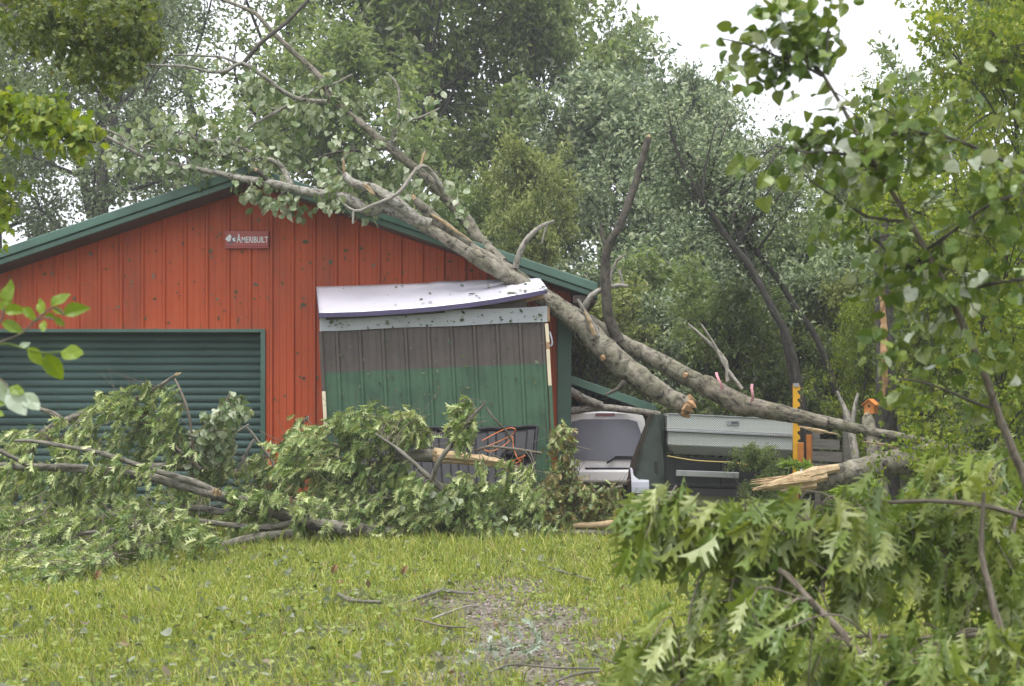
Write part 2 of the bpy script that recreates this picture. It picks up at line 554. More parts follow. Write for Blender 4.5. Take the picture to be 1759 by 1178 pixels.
m, n, b, o_ = newmat('ground')
tc = N(n, 'ShaderNodeTexCoord')
n1 = N(n, 'ShaderNodeTexNoise'); n1.inputs['Scale'].default_value = 1.3; n1.inputs['Detail'].default_value = 8
n2 = N(n, 'ShaderNodeTexNoise'); n2.inputs['Scale'].default_value = 28; n2.inputs['Detail'].default_value = 6
n.links.new(tc.outputs['Object'], n1.inputs[0]); n.links.new(tc.outputs['Object'], n2.inputs[0])
r1 = ramp(n, [(.3, (.045, .06, .016)), (.55, (.085, .10, .028)), (.75, (.12, .10, .055))])
r2 = ramp(n, [(.3, (.5, .5, .5)), (.7, (1.3, 1.25, 1.15))])
n.links.new(n1.outputs[0], r1.inputs[0]); n.links.new(n2.outputs[0], r2.inputs[0])
mu = N(n, 'ShaderNodeMix', data_type='RGBA', blend_type='MULTIPLY'); mu.inputs[0].default_value = 1
n.links.new(r1.outputs[0], mu.inputs[6]); n.links.new(r2.outputs[0], mu.inputs[7])
at = N(n, 'ShaderNodeAttribute'); at.attribute_name = 'track'
mg = N(n, 'ShaderNodeMix', data_type='RGBA')
rg = ramp(n, [(.3, (.075, .065, .045)), (.5, (.15, .13, .10)), (.72, (.26, .235, .21))])
n.links.new(n2.outputs[0], rg.inputs[0])
n.links.new(at.outputs['Fac'], mg.inputs[0]); n.links.new(mu.outputs[2], mg.inputs[6]); n.links.new(rg.outputs[0], mg.inputs[7])
n.links.new(mg.outputs[2], b.inputs['Base Color'])
b.inputs['Roughness'].default_value = 0.95
bp = N(n, 'ShaderNodeBump'); bp.inputs['Strength'].default_value = .7; bp.inputs['Distance'].default_value = .03
n.links.new(n2.outputs[0], bp.inputs['Height']); n.links.new(bp.outputs[0], b.inputs['Normal'])
MATS['ground'] = m

xs = np.concatenate([[-600, -150, -60, -30], np.linspace(-14, 14, 141), [30, 60, 150, 600]])
ys = np.concatenate([[-200, -40, 0], np.linspace(3, 22, 120), [30, 50, 90, 200, 900]])
gx, gy = np.meshgrid(xs, ys)
gz = np.where((np.abs(gx) < 15) & (gy > 2.5) & (gy < 23), ground_z(gx, gy), 0)
k = len(xs)
ii, jj = np.meshgrid(np.arange(len(ys) - 1), np.arange(k - 1), indexing='ij')
mb = MB()
mb.add(np.stack([gx, gy, gz], -1), np.stack([ii * k + jj, ii * k + jj + 1, (ii + 1) * k + jj + 1, (ii + 1) * k + jj], -1).reshape(-1, 4))
go = mb.build('ground', 'ground', smooth=True)
at = go.data.attributes.new('track', 'FLOAT', 'POINT')
at.data.foreach_set('value', gravel_mask(gx, gy).reshape(-1).astype(np.float32))
go['kind'] = 'structure'

# ------------------------------------------------------------------ the red barn
BY = 20.2                                     # front wall
BXL, BXR = -8.31, 0.83
RY = BY - 0.62                                # front edge of the roof
apx, apz = P(428, 285, RY)[0], P(428, 285, RY)[2]
ezR = P(1027, 488, RY)
SL = (apz - ezR[2]) / (ezR[0] - apx)
barn = thing('metal_barn', 'red metal barn with green roof trim and a green roll-up door', 'barn', (apx, BY, 0))
DXR, DXL = P(455, 0, BY)[0], P(455, 0, BY)[0] - 4.27
DZ = P(0, 571, BY)[2]
OFF = 0.17                                    # roof build-up above the wall top


def wall_top(x):
    return apz - OFF - abs(x - apx) * SL


def rib_profile(x0, x1, pitch=0.3048, phase=0.0):
    """pan with a tall rib each foot and two low ribs between"""
    pts = []
    k0 = int(math.floor((x0 - phase) / pitch)) - 1
    for q in range(k0, int((x1 - phase) / pitch) + 3):
        c = phase + q * pitch
        for dx, h in ((-.034, 0), (-.014, .032), (.014, .032), (.034, 0), (.09, 0), (.098, .006), (.112, .006), (.12, 0),
                      (.19, 0), (.198, .006), (.212, .006), (.22, 0)):
            pts.append((c + dx, h))
    xs_ = np.array([p[0] for p in pts]); hs_ = np.array([p[1] for p in pts])
    keep = [(x, h) for x, h in pts if x0 + 1e-4 < x < x1 - 1e-4]
    return [(x0, float(np.interp(x0, xs_, hs_)))] + keep + [(x1, float(np.interp(x1, xs_, hs_)))]


def siding(x0, x1, y, zlo, zhi, phase, extra=()):
    """a rolled sheet between x0 and x1, its low and high edges functions of x"""
    pr = rib_profile(x0, x1, phase=phase)
    for e in extra:
        if x0 < e < x1:
            xs_ = [p[0] for p in pr]; hs_ = [p[1] for p in pr]
            h = float(np.interp(e, xs_, hs_))
            pr += [(e - 1e-5, h), (e + 1e-5, h)]
    pr.sort()
    V, Fs = [], []
    for x, h in pr:
        V += [(x, y - h, zlo(x)), (x, y - h, zhi(x))]
    for i in range(len(pr) - 1):
        Fs.append((2 * i, 2 * i + 2, 2 * i + 3, 2 * i + 1))
    mb = MB()
    mb.add(V, np.array(Fs))
    return mb


def barn_low(x):
    return DZ if DXL < x < DXR else 0.0


SHEET = 0.9144
RPH = P(429.5, 0, BY)[0]
x = RPH - 0.15 - SHEET * 6
edges = [BXL]
while x < BXR - .05:
    if x > BXL + .1:
        edges.append(x)
    x += SHEET
edges.append(BXR)
for a, c in zip(edges[:-1], edges[1:]):
    siding(a, c, BY, barn_low, wall_top, RPH, (DXL, DXR, apx)).build('siding_panel', 'barn_red', barn)
# side and back walls, frame behind the sheets
mb = MB(); mb.box((BXR - .06, BY + .03, 0), (BXR - .02, BY + 12, wall_top(BXR) - .02)); mb.build('side_wall', 'barn_red', barn)
mb = MB(); mb.box((BXL + .02, BY + .03, 0), (BXL + .06, BY + 12, wall_top(BXL) - .02)); mb.build('side_wall', 'barn_red', barn)
mb = MB()
V = []
for yy in (BY + 11.95, BY + 11.99):
    V += [(BXL + .1, yy, 0), (BXR - .1, yy, 0), (BXR - .1, yy, wall_top(BXR) - .1), (apx, yy, wall_top(apx) - .1), (BXL + .1, yy, wall_top(BXL) - .1)]
mb.add(V, [np.array([(0, 1, 2, 3, 4)]), np.array([(5, 6, 7, 8, 9)])])
mb.build('back_wall', 'dark_inside', barn)
# roof: two slabs with front overhang
eo = ezR[0] - BXR
for s in (1, -1):
    ex = (BXR + eo) if s > 0 else (BXL - eo)
    zt = lambda x: apz - .012 - abs(x - apx) * SL
    mb = MB()
    V = []
    for yy in (RY + .03, BY + 12.3):
        V += [(apx, yy, zt(apx)), (ex, yy, zt(ex)), (ex, yy, zt(ex) - .06), (apx, yy, zt(apx) - .06)]
    mb.add(V, np.array([(0, 1, 2, 3), (4, 7, 6, 5), (0, 4, 5, 1), (3, 2, 6, 7), (1, 5, 6, 2), (0, 3, 7, 4)]))
    rf = mb.build('roof', 'metal_green', barn)
    # standing ribs on the roof sheets
    for q in range(0, 13):
        yy = BY + .6 + q * .9
        rb = MB(); rb.bar((apx + s * .1, yy, zt(apx) + .012 - .1 * SL), (ex - s * .02, yy, zt(ex) + .018), .05, .03); sub('roof_rib', rb, 'metal_green', rf)
    # rake trim: a face with a rolled upper edge and a lower lip
    def trim(z_up, z_dn, y0, y1, name, mat='metal_green'):
        mb = MB()
        V = []
        for yy in (y0, y1):
            V += [(apx, yy, apz + z_up), (ex, yy, apz + z_up - abs(ex - apx) * SL), (ex, yy, apz + z_dn - abs(ex - apx) * SL), (apx, yy, apz + z_dn)]
        mb.add(V, np.array([(0, 1, 2, 3), (4, 7, 6, 5), (0, 4, 5, 1), (3, 2, 6, 7), (1, 5, 6, 2), (0, 3, 7, 4)]))
        return mb.build(name, mat, barn, bevel=.012)
    trim(.012, -.115, RY - .035, RY + .028, 'rake_trim')
    trim(-.118, -.20, RY, RY + .028, 'rake_lip')
    # soffit
    mb = MB()
    V = []
    for yy in (RY + .03, BY - .036):
        V += [(apx, yy, apz - .185), (ex, yy, apz - .185 - abs(ex - apx) * SL), (ex, yy, apz - .2 - abs(ex - apx) * SL), (apx, yy, apz - .2)]
    mb.add(V, np.array([(0, 1, 2, 3), (4, 7, 6, 5), (0, 4, 5, 1), (3, 2, 6, 7), (1, 5, 6, 2), (0, 3, 7, 4)]))
    mb.build('soffit', 'soffit_brown', barn)
# eave end closing on the right, corner trim
mb = MB(); mb.box((BXR + .012, RY + .04, wall_top(BXR) - .2), (BXR + eo - .02, BY + 12, wall_top(BXR) - .1)); mb.build('eave_box', 'soffit_brown', barn)
mb = MB(); mb.box((P(957, 0, BY)[0], BY - .05, 0), (BXR + .01, BY + .16, wall_top(BXR) - .21)); mb.build('corner_trim', 'metal_green', barn, bevel=.008)
# roll-up door: jambs, lintel, curtain of slats
DD = 0.34
mb = MB(); mb.box((DXR - .055, BY - .045, 0), (DXR + .012, BY + DD, DZ)); mb.build('door_jamb', 'metal_green', barn, bevel=.005)
mb = MB(); mb.box((DXL - .012, BY - .045, 0), (DXL + .055, BY + DD, DZ)); mb.build('door_jamb', 'metal_green', barn, bevel=.005)
mb = MB(); mb.box((DXL - .012, BY - .045, DZ + .001), (DXR + .012, BY + DD, DZ + .05)); mb.build('door_lintel', 'metal_green', barn, bevel=.005)
dm = MB(); dm.box((DXL + .05, BY + DD + .06, 0), (DXR - .05, BY + DD + .07, DZ + .3))
door = dm.build('roll_up_door', 'dark_inside', barn)
pitch = 13.0 / F * (BY + DD)
prof = [(-.5, .012), (-.46, .0), (-.3, -.022), (-.1, -.03), (.12, -.03), (.3, -.022), (.44, -.002), (.5, .012)]
sm = MB()
V = []
for t, d in prof:
    V += [(DXL + .06, d, t * pitch), (DXR - .058, d, t * pitch)]
sm.add(V, np.array([(2 * i, 2 * i + 1, 2 * i + 3, 2 * i + 2) for i in range(len(prof) - 1)]))
sme = sm.mesh('door_slat', True)
q = 0
while q * pitch < DZ + .1:
    s = bpy.data.objects.new('door_slat', sme)
    if not sme.materials:
        sme.materials.append(MATS['door_green'])
    COL.objects.link(s)
    s.parent = door
    s.location = (0, BY + DD, pitch * (q + .5) + .02)
    q += 1
# interior darkness is only the closed box itself
# sign high on the gable
c = P(424, 410, BY - .06)
sg = thing('barn_sign', 'small red sign with white lettering under the gable peak', 'sign', tuple(c))
w_, h_ = 74 / F * BY / 2, 13.5 / F * BY
mb = MB(); mb.box((c[0] - w_, c[1] - .012, c[2] - h_), (c[0] + w_, c[1] + .022, c[2] + h_)); mb.build('sign_board', 'sign_red', sg, bevel=.004)
mb = MB(); mb.box((c[0] - w_ * 1.02, c[1] - .02, c[2] - h_ - .024), (c[0] + w_ * 1.02, c[1] + .022, c[2] - h_ - .004)); mb.build('sign_ledge', 'sign_red', sg)


def lettering(txt, x, y, z, size, sx, mat, parent, bold=.012):
    cu = bpy.data.curves.new('lettering', 'FONT')
    cu.body = txt
    cu.size = size
    cu.extrude = .002
    cu.offset = bold * size
    cu.materials.append(MATS[mat])
    t = bpy.data.objects.new('lettering_curve', cu)
    COL.objects.link(t)
    me = bpy.data.meshes.new_from_object(t.evaluated_get(bpy.context.evaluated_depsgraph_get()))
    bpy.data.objects.remove(t)
    if not me.materials:
        me.materials.append(MATS[mat])
    o = bpy.data.objects.new('lettering', me)
    COL.objects.link(o)
    o.parent = parent
    o.rotation_euler = (math.pi / 2, 0, 0)
    o.scale = (sx, 1, 1)
    o.location = Vector((x, y, z)) - parent.location
    return o


ly = c[1] - .0155
pm = F / BY
lettering('A', P(408.7, 0, BY)[0], ly, P(0, 417.6, BY)[2], 21.5 / pm, .46, 'letter_white', sg, .018)
lettering('MERIBUILT', P(416.4, 0, BY)[0], ly, P(0, 417.6, BY)[2], 14.6 / pm, .66, 'letter_white', sg, .018)


def flatpoly(pts, mat, name, parent, y, dy=.003):
    mb = MB()
    k = len(pts)
    V = [(P(a, 0, BY)[0], y, P(0, b2, BY)[2]) for a, b2 in pts] + [(P(a, 0, BY)[0], y + dy, P(0, b2, BY)[2]) for a, b2 in pts]
    mb.add(V, [np.array([list(range(k))]), np.array([(i, (i + 1) % k, k + (i + 1) % k, k + i) for i in range(k)])])
    return mb.build(name, mat, parent)


flatpoly([(388.5, 411.5), (396, 403), (399.5, 407), (397, 415.8), (393, 415.5)], 'letter_white', 'emblem', sg, ly)
flatpoly([(394, 417), (397.4, 415.2), (401.5, 416), (399, 420.2), (396, 419.5)], 'logo_grey', 'emblem', sg, ly - .001)
flatpoly([(399, 410), (400.5, 407.6), (407, 407.6), (408, 415), (406, 417.4), (402, 417)], 'logo_grey', 'emblem', sg, ly - .001)
flatpoly([(400.5, 411.5), (403.5, 409.2), (406.4, 409.5), (406.2, 411.4), (403.6, 412.4), (406.3, 413), (406, 416), (403, 415.6)], 'letter_white', 'emblem', sg, ly - .004)

# ------------------------------------------------------------------ lean-to at the barn's right side
LY = 25.6
lt = thing('lean_to_roof', 'low green metal lean-to roof sagging over the white car', 'roof', (BXR, LY, 0))
a, c2 = P(984, 641, LY), P(1128, 699, LY)
a[0] = BXR + .02
mb = MB()
V = []
for yy in (LY, LY + 7):
    V += [(a[0], yy, a[2]), (c2[0], yy, c2[2]), (c2[0], yy, c2[2] - .05), (a[0], yy, a[2] - .05)]
QF = np.array([(0, 1, 2, 3), (4, 7, 6, 5), (0, 4, 5, 1), (3, 2, 6, 7), (1, 5, 6, 2), (0, 3, 7, 4)])
mb.add(V, QF); mb.build('roof_sheet', 'soffit_brown', lt)
mb = MB()
V = []
for yy in (LY - .05, LY - .003):
    V += [(a[0], yy, a[2] + .03), (c2[0], yy, c2[2] + .03), (c2[0], yy, c2[2] - .12), (a[0], yy, a[2] - .12)]
mb.add(V, QF); mb.build('rake_trim', 'metal_green', lt, bevel=.012)
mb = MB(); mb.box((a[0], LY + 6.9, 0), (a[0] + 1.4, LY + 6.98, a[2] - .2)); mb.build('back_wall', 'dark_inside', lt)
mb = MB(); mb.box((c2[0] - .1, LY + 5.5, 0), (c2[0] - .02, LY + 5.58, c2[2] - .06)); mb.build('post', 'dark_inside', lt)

# ------------------------------------------------------------------ the crushed shed against the wall
SY = 18.9
sp = F / SY
s0 = P(555, 710, SY)
shed = thing('lean_to_shed', 'crushed brown and green metal shed leaning against the red wall', 'shed', (s0[0] + 1.5, SY, 0))
TILT = math.radians(2.4)
cxS = P(748, 640, SY)


def SP(px, py, dy=0.0):
    """pixel on the shed's front plane, pushed back by dy"""
    p = P(px, py, SY)
    p[1] += dy
    return p


def sheared(mb, f):
    mb.V = [f(v.copy()) for v in mb.V]
    return mb


xL, xR = P(556, 0, SY)[0], P(940, 0, SY)[0]
tl = math.tan(TILT)


def shed_tilt(V):
    V[:, 2] += (V[:, 0] - cxS[0]) * tl
    V[:, 0] -= (V[:, 2] - cxS[2]) * tl * 1.2
    return V


zt_, zm_, zb_ = P(0, 560, SY)[2], P(0, 632, SY)[2], 0.12
phS = P(582, 0, SY)[0]
ed = [xL] + [phS + .9144 * k - .15 for k in range(1, 4) if phS + .9144 * k - .15 < xR - .1] + [xR]
for x0_, x1_ in zip(ed[:-1], ed[1:]):
    sheared(siding(x0_, x1_, SY, lambda x: zm_ - .03, lambda x: zt_, phS), shed_tilt).build('upper_panel', 'shed_brown', shed)
    sheared(siding(x0_, x1_, SY - .006, lambda x: zb_, lambda x: zm_, phS), shed_tilt).build('lower_panel', 'shed_green', shed)
for xx in (xL, xR - .02):
    mb = MB(); mb.box((xx, SY + .03, zb_), (xx + .02, BY - .06, zt_ - .05)); sheared(mb, shed_tilt).build('side_wall', 'shed_green', shed)
# fascia: a slightly dented white strip
nx = 40
V, Fs = [], []
for i in range(nx + 1):
    t = i / nx
    px = 550 + t * 390
    top = 545 - t * 19.5 + 1.0 * math.sin(t * 9)
    bot = 569 - t * 16 + .6 * math.sin(t * 13)
    dd = -.05 + .008 * math.sin(t * 17) + .01 * math.sin(t * 5)
    V += [SP(px, top, dd), SP(px, bot, dd - .004 * math.sin(t * 11))]
    V += [SP(px, top, dd + .02), SP(px, bot, dd + .02)]
for i in range(nx):
    p_, q_ = 4 * i, 4 * i + 4
    Fs += [(p_ + 1, q_ + 1, q_, p_), (p_ + 2, q_ + 2, q_ + 3, p_ + 3), (p_, q_, q_ + 2, p_ + 2), (p_ + 3, q_ + 3, q_ + 1, p_ + 1)]
mb = MB(); mb.add(V, np.array(Fs)); mb.build('fascia', 'fascia_white', shed, smooth=False)
# roof sheet: slopes to the front, lifted and buckled at its right end
top = [(543, 492), (620, 490), (700, 487.5), (735, 486), (752, 483), (800, 482), (850, 479.5), (885, 476.5), (905, 477), (928, 479), (940, 496)]
botm = [(548, 538), (620, 536), (700, 531), (735, 528), (752, 526.5), (800, 521), (850, 514), (885, 507.5), (905, 504), (926, 500), (940.5, 498)]
nu, nv = 60, 10
tx = np.linspace(0, 1, len(top))
V = []
for i in range(nu + 1):
    t = i / nu
    tp = [np.interp(t, tx, [p[k] for p in top]) for k in (0, 1)]
    bt = [np.interp(t, tx, [p[k] for p in botm]) for k in (0, 1)]
    yb = np.interp(t, [0, .7, .9, 1], [19.85, 19.6, 19.2, 19.0])
    yf = np.interp(t, [0, .6, 1], [18.68, 18.68, 18.74])
    A, B_ = P(*tp, yb), P(*bt, yf)
    for j in range(nv + 1):
        s = j / nv
        p = A * (1 - s) + B_ * s
        w = .010 * math.sin(6 * t + 3 * s) + .014 * math.sin(14 * t - 4 * s) * t + .03 * t * t * math.sin(3.3 * s + 9 * t)
        w += (.006 + .022 * t * t) * (abs(((t * 23 + s * 5) % 2) - 1) - .5) + .012 * t * (abs(((t * 11 - s * 7) % 2) - 1) - .5)
        p[2] += w * math.sin(math.pi * min(1, .12 + s))
        V.append(p)
V = np.array(V)
ii, jj = np.meshgrid(np.arange(nu), np.arange(nv), indexing='ij')
q_ = (ii * (nv + 1) + jj).reshape(-1)
Q = np.stack([q_, q_ + 1, q_ + nv + 2, q_ + nv + 1], -1)
mb = MB(); mb.add(V, Q)
rs = mb.build('roof_sheet', 'white_sheet', shed, smooth=True)
so = rs.modifiers.new('thick', 'SOLIDIFY'); so.thickness = .012; so.offset = -1
# its dark drip edge
mb = MB()
V2 = []
fr = V.reshape(nu + 1, nv + 1, 3)[:, -1]
for i in range(nu + 1):
    h = np.interp(i / nu, [0, .8, 1], [.055, .06, .045])
    V2 += [fr[i] + [0, -.006, .004], fr[i] + [0, -.006, -h], fr[i] + [0, .02, -h], fr[i] + [0, .02, -.012]]
mb.add(V2, np.array([(4 * i + k1, 4 * i + k2, 4 * i + 4 + k2, 4 * i + 4 + k1) for i in range(nu) for k1, k2 in ((0, 1), (1, 2), (2, 3))]))
mb.build('drip_edge', 'drip_purple', shed)
ed_ = V.reshape(nu + 1, nv + 1, 3)[0]
mb = MB()
V2 = []
for p in ed_:
    V2 += [p + [-.004, 0, .006], p + [-.004, 0, -.07], p + [.012, 0, -.07]]
mb.add(V2, np.array([(3 * i + k1, 3 * i + 3 + k1, 3 * i + 3 + k2, 3 * i + k2) for i in range(nv) for k1, k2 in ((0, 1), (1, 2))]))
mb.build('drip_edge', 'drip_purple', shed)
# rafters, snapped board, cream edge trims, hook
mb = MB(); mb.bar(P(560, 543, 18.85), P(905, 523, 18.9), .05, .1); mb.build('header_board', 'soffit_brown', shed)
mb = MB(); mb.bar(P(875, 521, 18.95), P(931, 506, 19.1), .05, .1); mb.build('broken_board', 'orange_wood', shed)
mb = MB(); mb.bar(P(941, 527, 18.87), P(942, 552, 18.87), .04, .03, (0, 1, 0)); mb.build('broken_board', 'orange_wood', shed)
for pts, mat in ((((938.5, 556), (941, 588)), 'cream_trim'), (((940.5, 588), (941.2, 600)), 'orange_wood'), (((941, 600), (944.5, 662)), 'cream_trim'),
                 (((557, 672), (560.5, 738)), 'cream_trim'), (((945, 662), (949, 740)), 'shed_green'), (((551, 570), (557, 672)), 'soffit_brown')):
    mb = MB(); mb.bar(SP(*pts[0], -.05), SP(*pts[1], -.05), .045, .04, (0, 1, 0)); mb.build('edge_trim', mat, shed)
mb = MB(); mb.tube([SP(944, 570, -.04), SP(947, 580, -.06), SP(948.5, 590, -.06), SP(946.5, 596, -.06), SP(943.5, 592, -.06)], .012, 6, step=.02)
mb.build('door_hook', 'chrome_grey', shed, smooth=True)

# ------------------------------------------------------------------ leaf shreds blown against the metal
def bits(name, label, nn, fn, smax=.03):
    """shredded leaf pieces stuck to a surface"""
    mb = MB()
    pos, sz, nor = [], [], []
    for _ in range(nn):
        p, nr = fn()
        if p is None:
            continue
        pos.append(p); nor.append(nr); sz.append(R.choice((.3, .3, .4, .5, .6, 1.0)) * smax * R.uniform(.7, 1.3))
    pos, nor, sz = np.array(pos), np.array(nor, float), np.array(sz)
    ax = np.cross(nor, rng.normal(0, 1, (len(pos), 3)))
    M = frames(ax, nor + rng.normal(0, .1, nor.shape))
    M[:, :, 0] *= rng.uniform(.25, 1.1, (len(pos), 1))
    M[:, :, 1] *= rng.uniform(.6, 1.7, (len(pos), 1))
    V = np.array([(0, 0, .02), (.4, .1, .1), (.55, .6, .12), (.1, 1, .05), (-.35, .7, .1), (-.3, .2, .14)])
    inst(mb, V, np.array([(0, 1, 2), (0, 2, 3), (0, 3, 4), (0, 4, 5)]), M * sz[:, None, None], pos)
    o = mb.build(name, 'bits_green')
    tag(o, label, 'leaf debris', kind='stuff')


def on_wall():
    x = R.uniform(P(-20, 0, BY)[0], BXR - .2)
    z = R.uniform(.4, wall_top(x) - .1)
    if DXL < x < DXR and z < DZ + .06:
        return None, None
    if x > xL - .1 and z < 3.35:
        return None, None
    return (x, BY - .012, z), (0, -1, .1)


bits('leaf_debris', 'shredded leaf bits stuck to the red barn wall', 1500, on_wall, .05)


def on_shed():
    px, py = R.uniform(558, 938), R.uniform(572, 735)
    p = P(px, py, SY - .02)
    return p, (0, -1, .1)


bits('leaf_debris', 'pale shredded leaf bits stuck to the shed panels', 330, on_shed, .045)


def on_fascia():
    px = R.uniform(556, 935)
    t = (px - 550) / 390
    return P(px, R.uniform(547 - t * 19, 566 - t * 16), SY - .075), (0, -1, .1)


bits('leaf_debris', 'dark leaf flecks on the white fascia strip', 90, on_fascia, .045)
Vg = V.reshape(nu + 1, nv + 1, 3)


def on_roof():
    i, j = R.randrange(nu), R.randrange(nv)
    p = Vg[i, j] * .5 + Vg[i + 1, j + 1] * .5
    return p + np.array([0, -.004, .012]), (0, -.4, .9)


bits('leaf_debris', 'dark leaf flecks on the white shed roof sheet', 46, on_roof, .09)

# ------------------------------------------------------------------ white car under the lean-to
def loft(sections, mat, name, parent, bevel=.0, smooth=True):
    """closed cross-sections joined one after another"""
    mb = MB()
    k = len(sections[0])
    V = [p for s in sections for p in s]
    Q = [(a_ * k + i, a_ * k + (i + 1) % k, (a_ + 1) * k + (i + 1) % k, (a_ + 1) * k + i) for a_ in range(len(sections) - 1) for i in range(k)]
    mb.add(V, [np.array(Q), np.array([list(range(k))[::-1]]), np.array([[(len(sections) - 1) * k + i for i in range(k)]])])
    o = mb.build(name, mat, parent, smooth=smooth, bevel=bevel)
    if smooth:
        o.data.set_sharp_from_angle(angle=math.radians(32))
    return o


CY = 24.8
ccx = P(1040, 0, CY)[0]
car = thing('parked_car', 'white car parked under the green lean-to, seen from behind', 'car', (ccx, CY + 2.2, 0))


def sect(y, w0, w1, w2, z0, z1, z2):
    """car cross-section: sill, shoulder, roof"""
    w0, w1, w2 = w0 * .885, w1 * .885, w2 * .9
    h = [(w0 * .96, z0), (w0, z0 + .12), (w1, z1 - .08), (w1 * .985, z1), (w2 + .04, z2 - .1), (w2, z2 - .035), (w2 - .12, z2)]
    return [(ccx + a_, y, c_) for a_, c_ in h] + [(ccx - a_, y, c_) for a_, c_ in h[::-1]]


ZR = P(0, 707, CY)[2] + .0
loft([sect(CY - .02, .80, .84, .80, .42, .62, .68), sect(CY + .055, .85, .875, .75, .3, .9, 1.06), sect(CY + .14, .855, .88, .725, .26, .94, ZR - .03), sect(CY + .3, .86, .885, .73, .24, .95, ZR),
      sect(CY + 1.6, .87, .89, .73, .22, .96, ZR + .02), sect(CY + 2.6, .87, .89, .70, .22, .95, ZR - .02), sect(CY + 3.3, .86, .88, .62, .24, .93, 1.0), sect(CY + 4.3, .8, .82, .55, .3, .8, .82)], 'car_white', 'body', car)


def rear(px, py, d=0.0):
    """point on the sloping tail"""
    p = P(px, py, CY)
    p[1] = CY - .02 + max(p[2] - .68, 0) * .1975 - d
    return p


def tailplate(pts, name, mat, d=.02, parent=None):
    mb = MB(); k = len(pts)
    V = [rear(*q, d) for q in pts] + [rear(*q, -.03) for q in pts]
    mb.add(V, [np.array([list(range(k))]), np.array([(i, (i + 1) % k, k + (i + 1) % k, k + i) for i in range(k)])])
    return mb.build(name, mat, parent or car)


tailplate([(973, 788), (977, 745), (983, 724), (1000, 720), (1080, 720), (1095, 724), (1102, 745), (1107, 787), (1096, 790), (984, 790)], 'rear_window', 'car_glass')
tailplate([(1023, 714.5), (1024, 709.5), (1056, 709.5), (1057, 714.5)], 'brake_light', 'tail_red', .03)
tailplate([(1014, 822), (1014, 806), (1062, 806), (1062, 822)], 'licence_plate', 'fender_grey', .02)
tailplate([(1005, 805.5), (1005, 803), (1080, 803), (1080, 805.5)], 'handle_bar', 'black_plastic', .035)
tailplate([(1106, 800), (1108, 775), (1113, 778), (1115, 826), (1108, 832)], 'tail_light', 'tail_red', .03)
tailplate([(965, 832), (966, 778), (971, 775), (973, 800), (972, 832)], 'tail_light', 'tail_red', .03)
mb = MB(); mb.bar(rear(1042, 795, .04), rear(1060, 784, .04), .02, .03); mb.bar(rear(1056, 785, .04), rear(1101, 786, .035), .02, .045); mb.build('wiper', 'black_plastic', car)
mb = MB(); mb.box((ccx - .76, CY - .12, .3), (ccx + .76, CY + .02, .52)); mb.build('bumper', 'car_white', car, bevel=.04)
for sx in (-1, 1):
    for yy in (CY + .85, CY + 3.5):
        wm = MB(); xs0 = ccx + sx * .66
        th = np.linspace(0, 2 * math.pi, 24, endpoint=False)
        ring = lambda x_, r_: [(x_, yy + r_ * math.cos(t), .32 + r_ * math.sin(t)) for t in th]
        wh = loft([ring(xs0 - .1, .27), ring(xs0 - .1, .3), ring(xs0 - .08, .32), ring(xs0 + .08, .32), ring(xs0 + .1, .3), ring(xs0 + .1, .2)], 'rubber', 'wheel', car)
        rm = MB(); rm.tube([(xs0 + sx * .06, yy, .32), (xs0 + sx * .108, yy, .32)], [.2, .19], 16); sub('rim', rm, 'chrome_grey', wh)

# ------------------------------------------------------------------ trailer with tool box and covered load
TY = 20.7
tp = F / TY
tilt = math.tan(math.radians(2.6))


def TP(px, py, dy=0.0):
    p = P(px, py, TY)
    p[1] += dy
    return p


tr = thing('utility_trailer', 'black utility trailer with a grey wheel fender, carrying the tool box', 'trailer', tuple(TP(1240, 860) * [1, 1, 0]))
mb = MB()
for q0, q1 in (((1120, 842), (1366, 850)),):
    mb.bar(TP(*q0), TP(*q1), .08, .1)
    mb.bar(TP(*q0, 2.4), TP(*q1, 2.4), .08, .1)
mb.bar(TP(1122, 842), TP(1122, 842, 2.4), .08, .1); mb.bar(TP(1366, 850), TP(1366, 850, 2.4), .08, .1)
mb.build('chassis', 'trailer_black', tr)
mb = MB(); mb.bar(TP(1130, 812, .22), TP(1362, 821, .22), .03, .5); mb.build('dark_board', 'trailer_black', tr)  # black board added so the space under the tool box reads dark
mb = MB(); mb.box(TP(1130, 836, .06), TP(1362, 832, 2.3)); mb.build('deck', 'trailer_black', tr)
for q in ((1128, 838), (1244, 838), (1362, 842)):
    mb = MB(); mb.bar(TP(q[0], q[1], .1), TP(q[0], 792, .1), .05, .05, (0, 1, 0)); mb.build('stake', 'trailer_black', tr)
mb = MB(); mb.bar(TP(1160, 812, -.06), TP(1268, 816, -.06), .05, .09); mb.build('bumper_bar', 'chrome_grey', tr, bevel=.01)
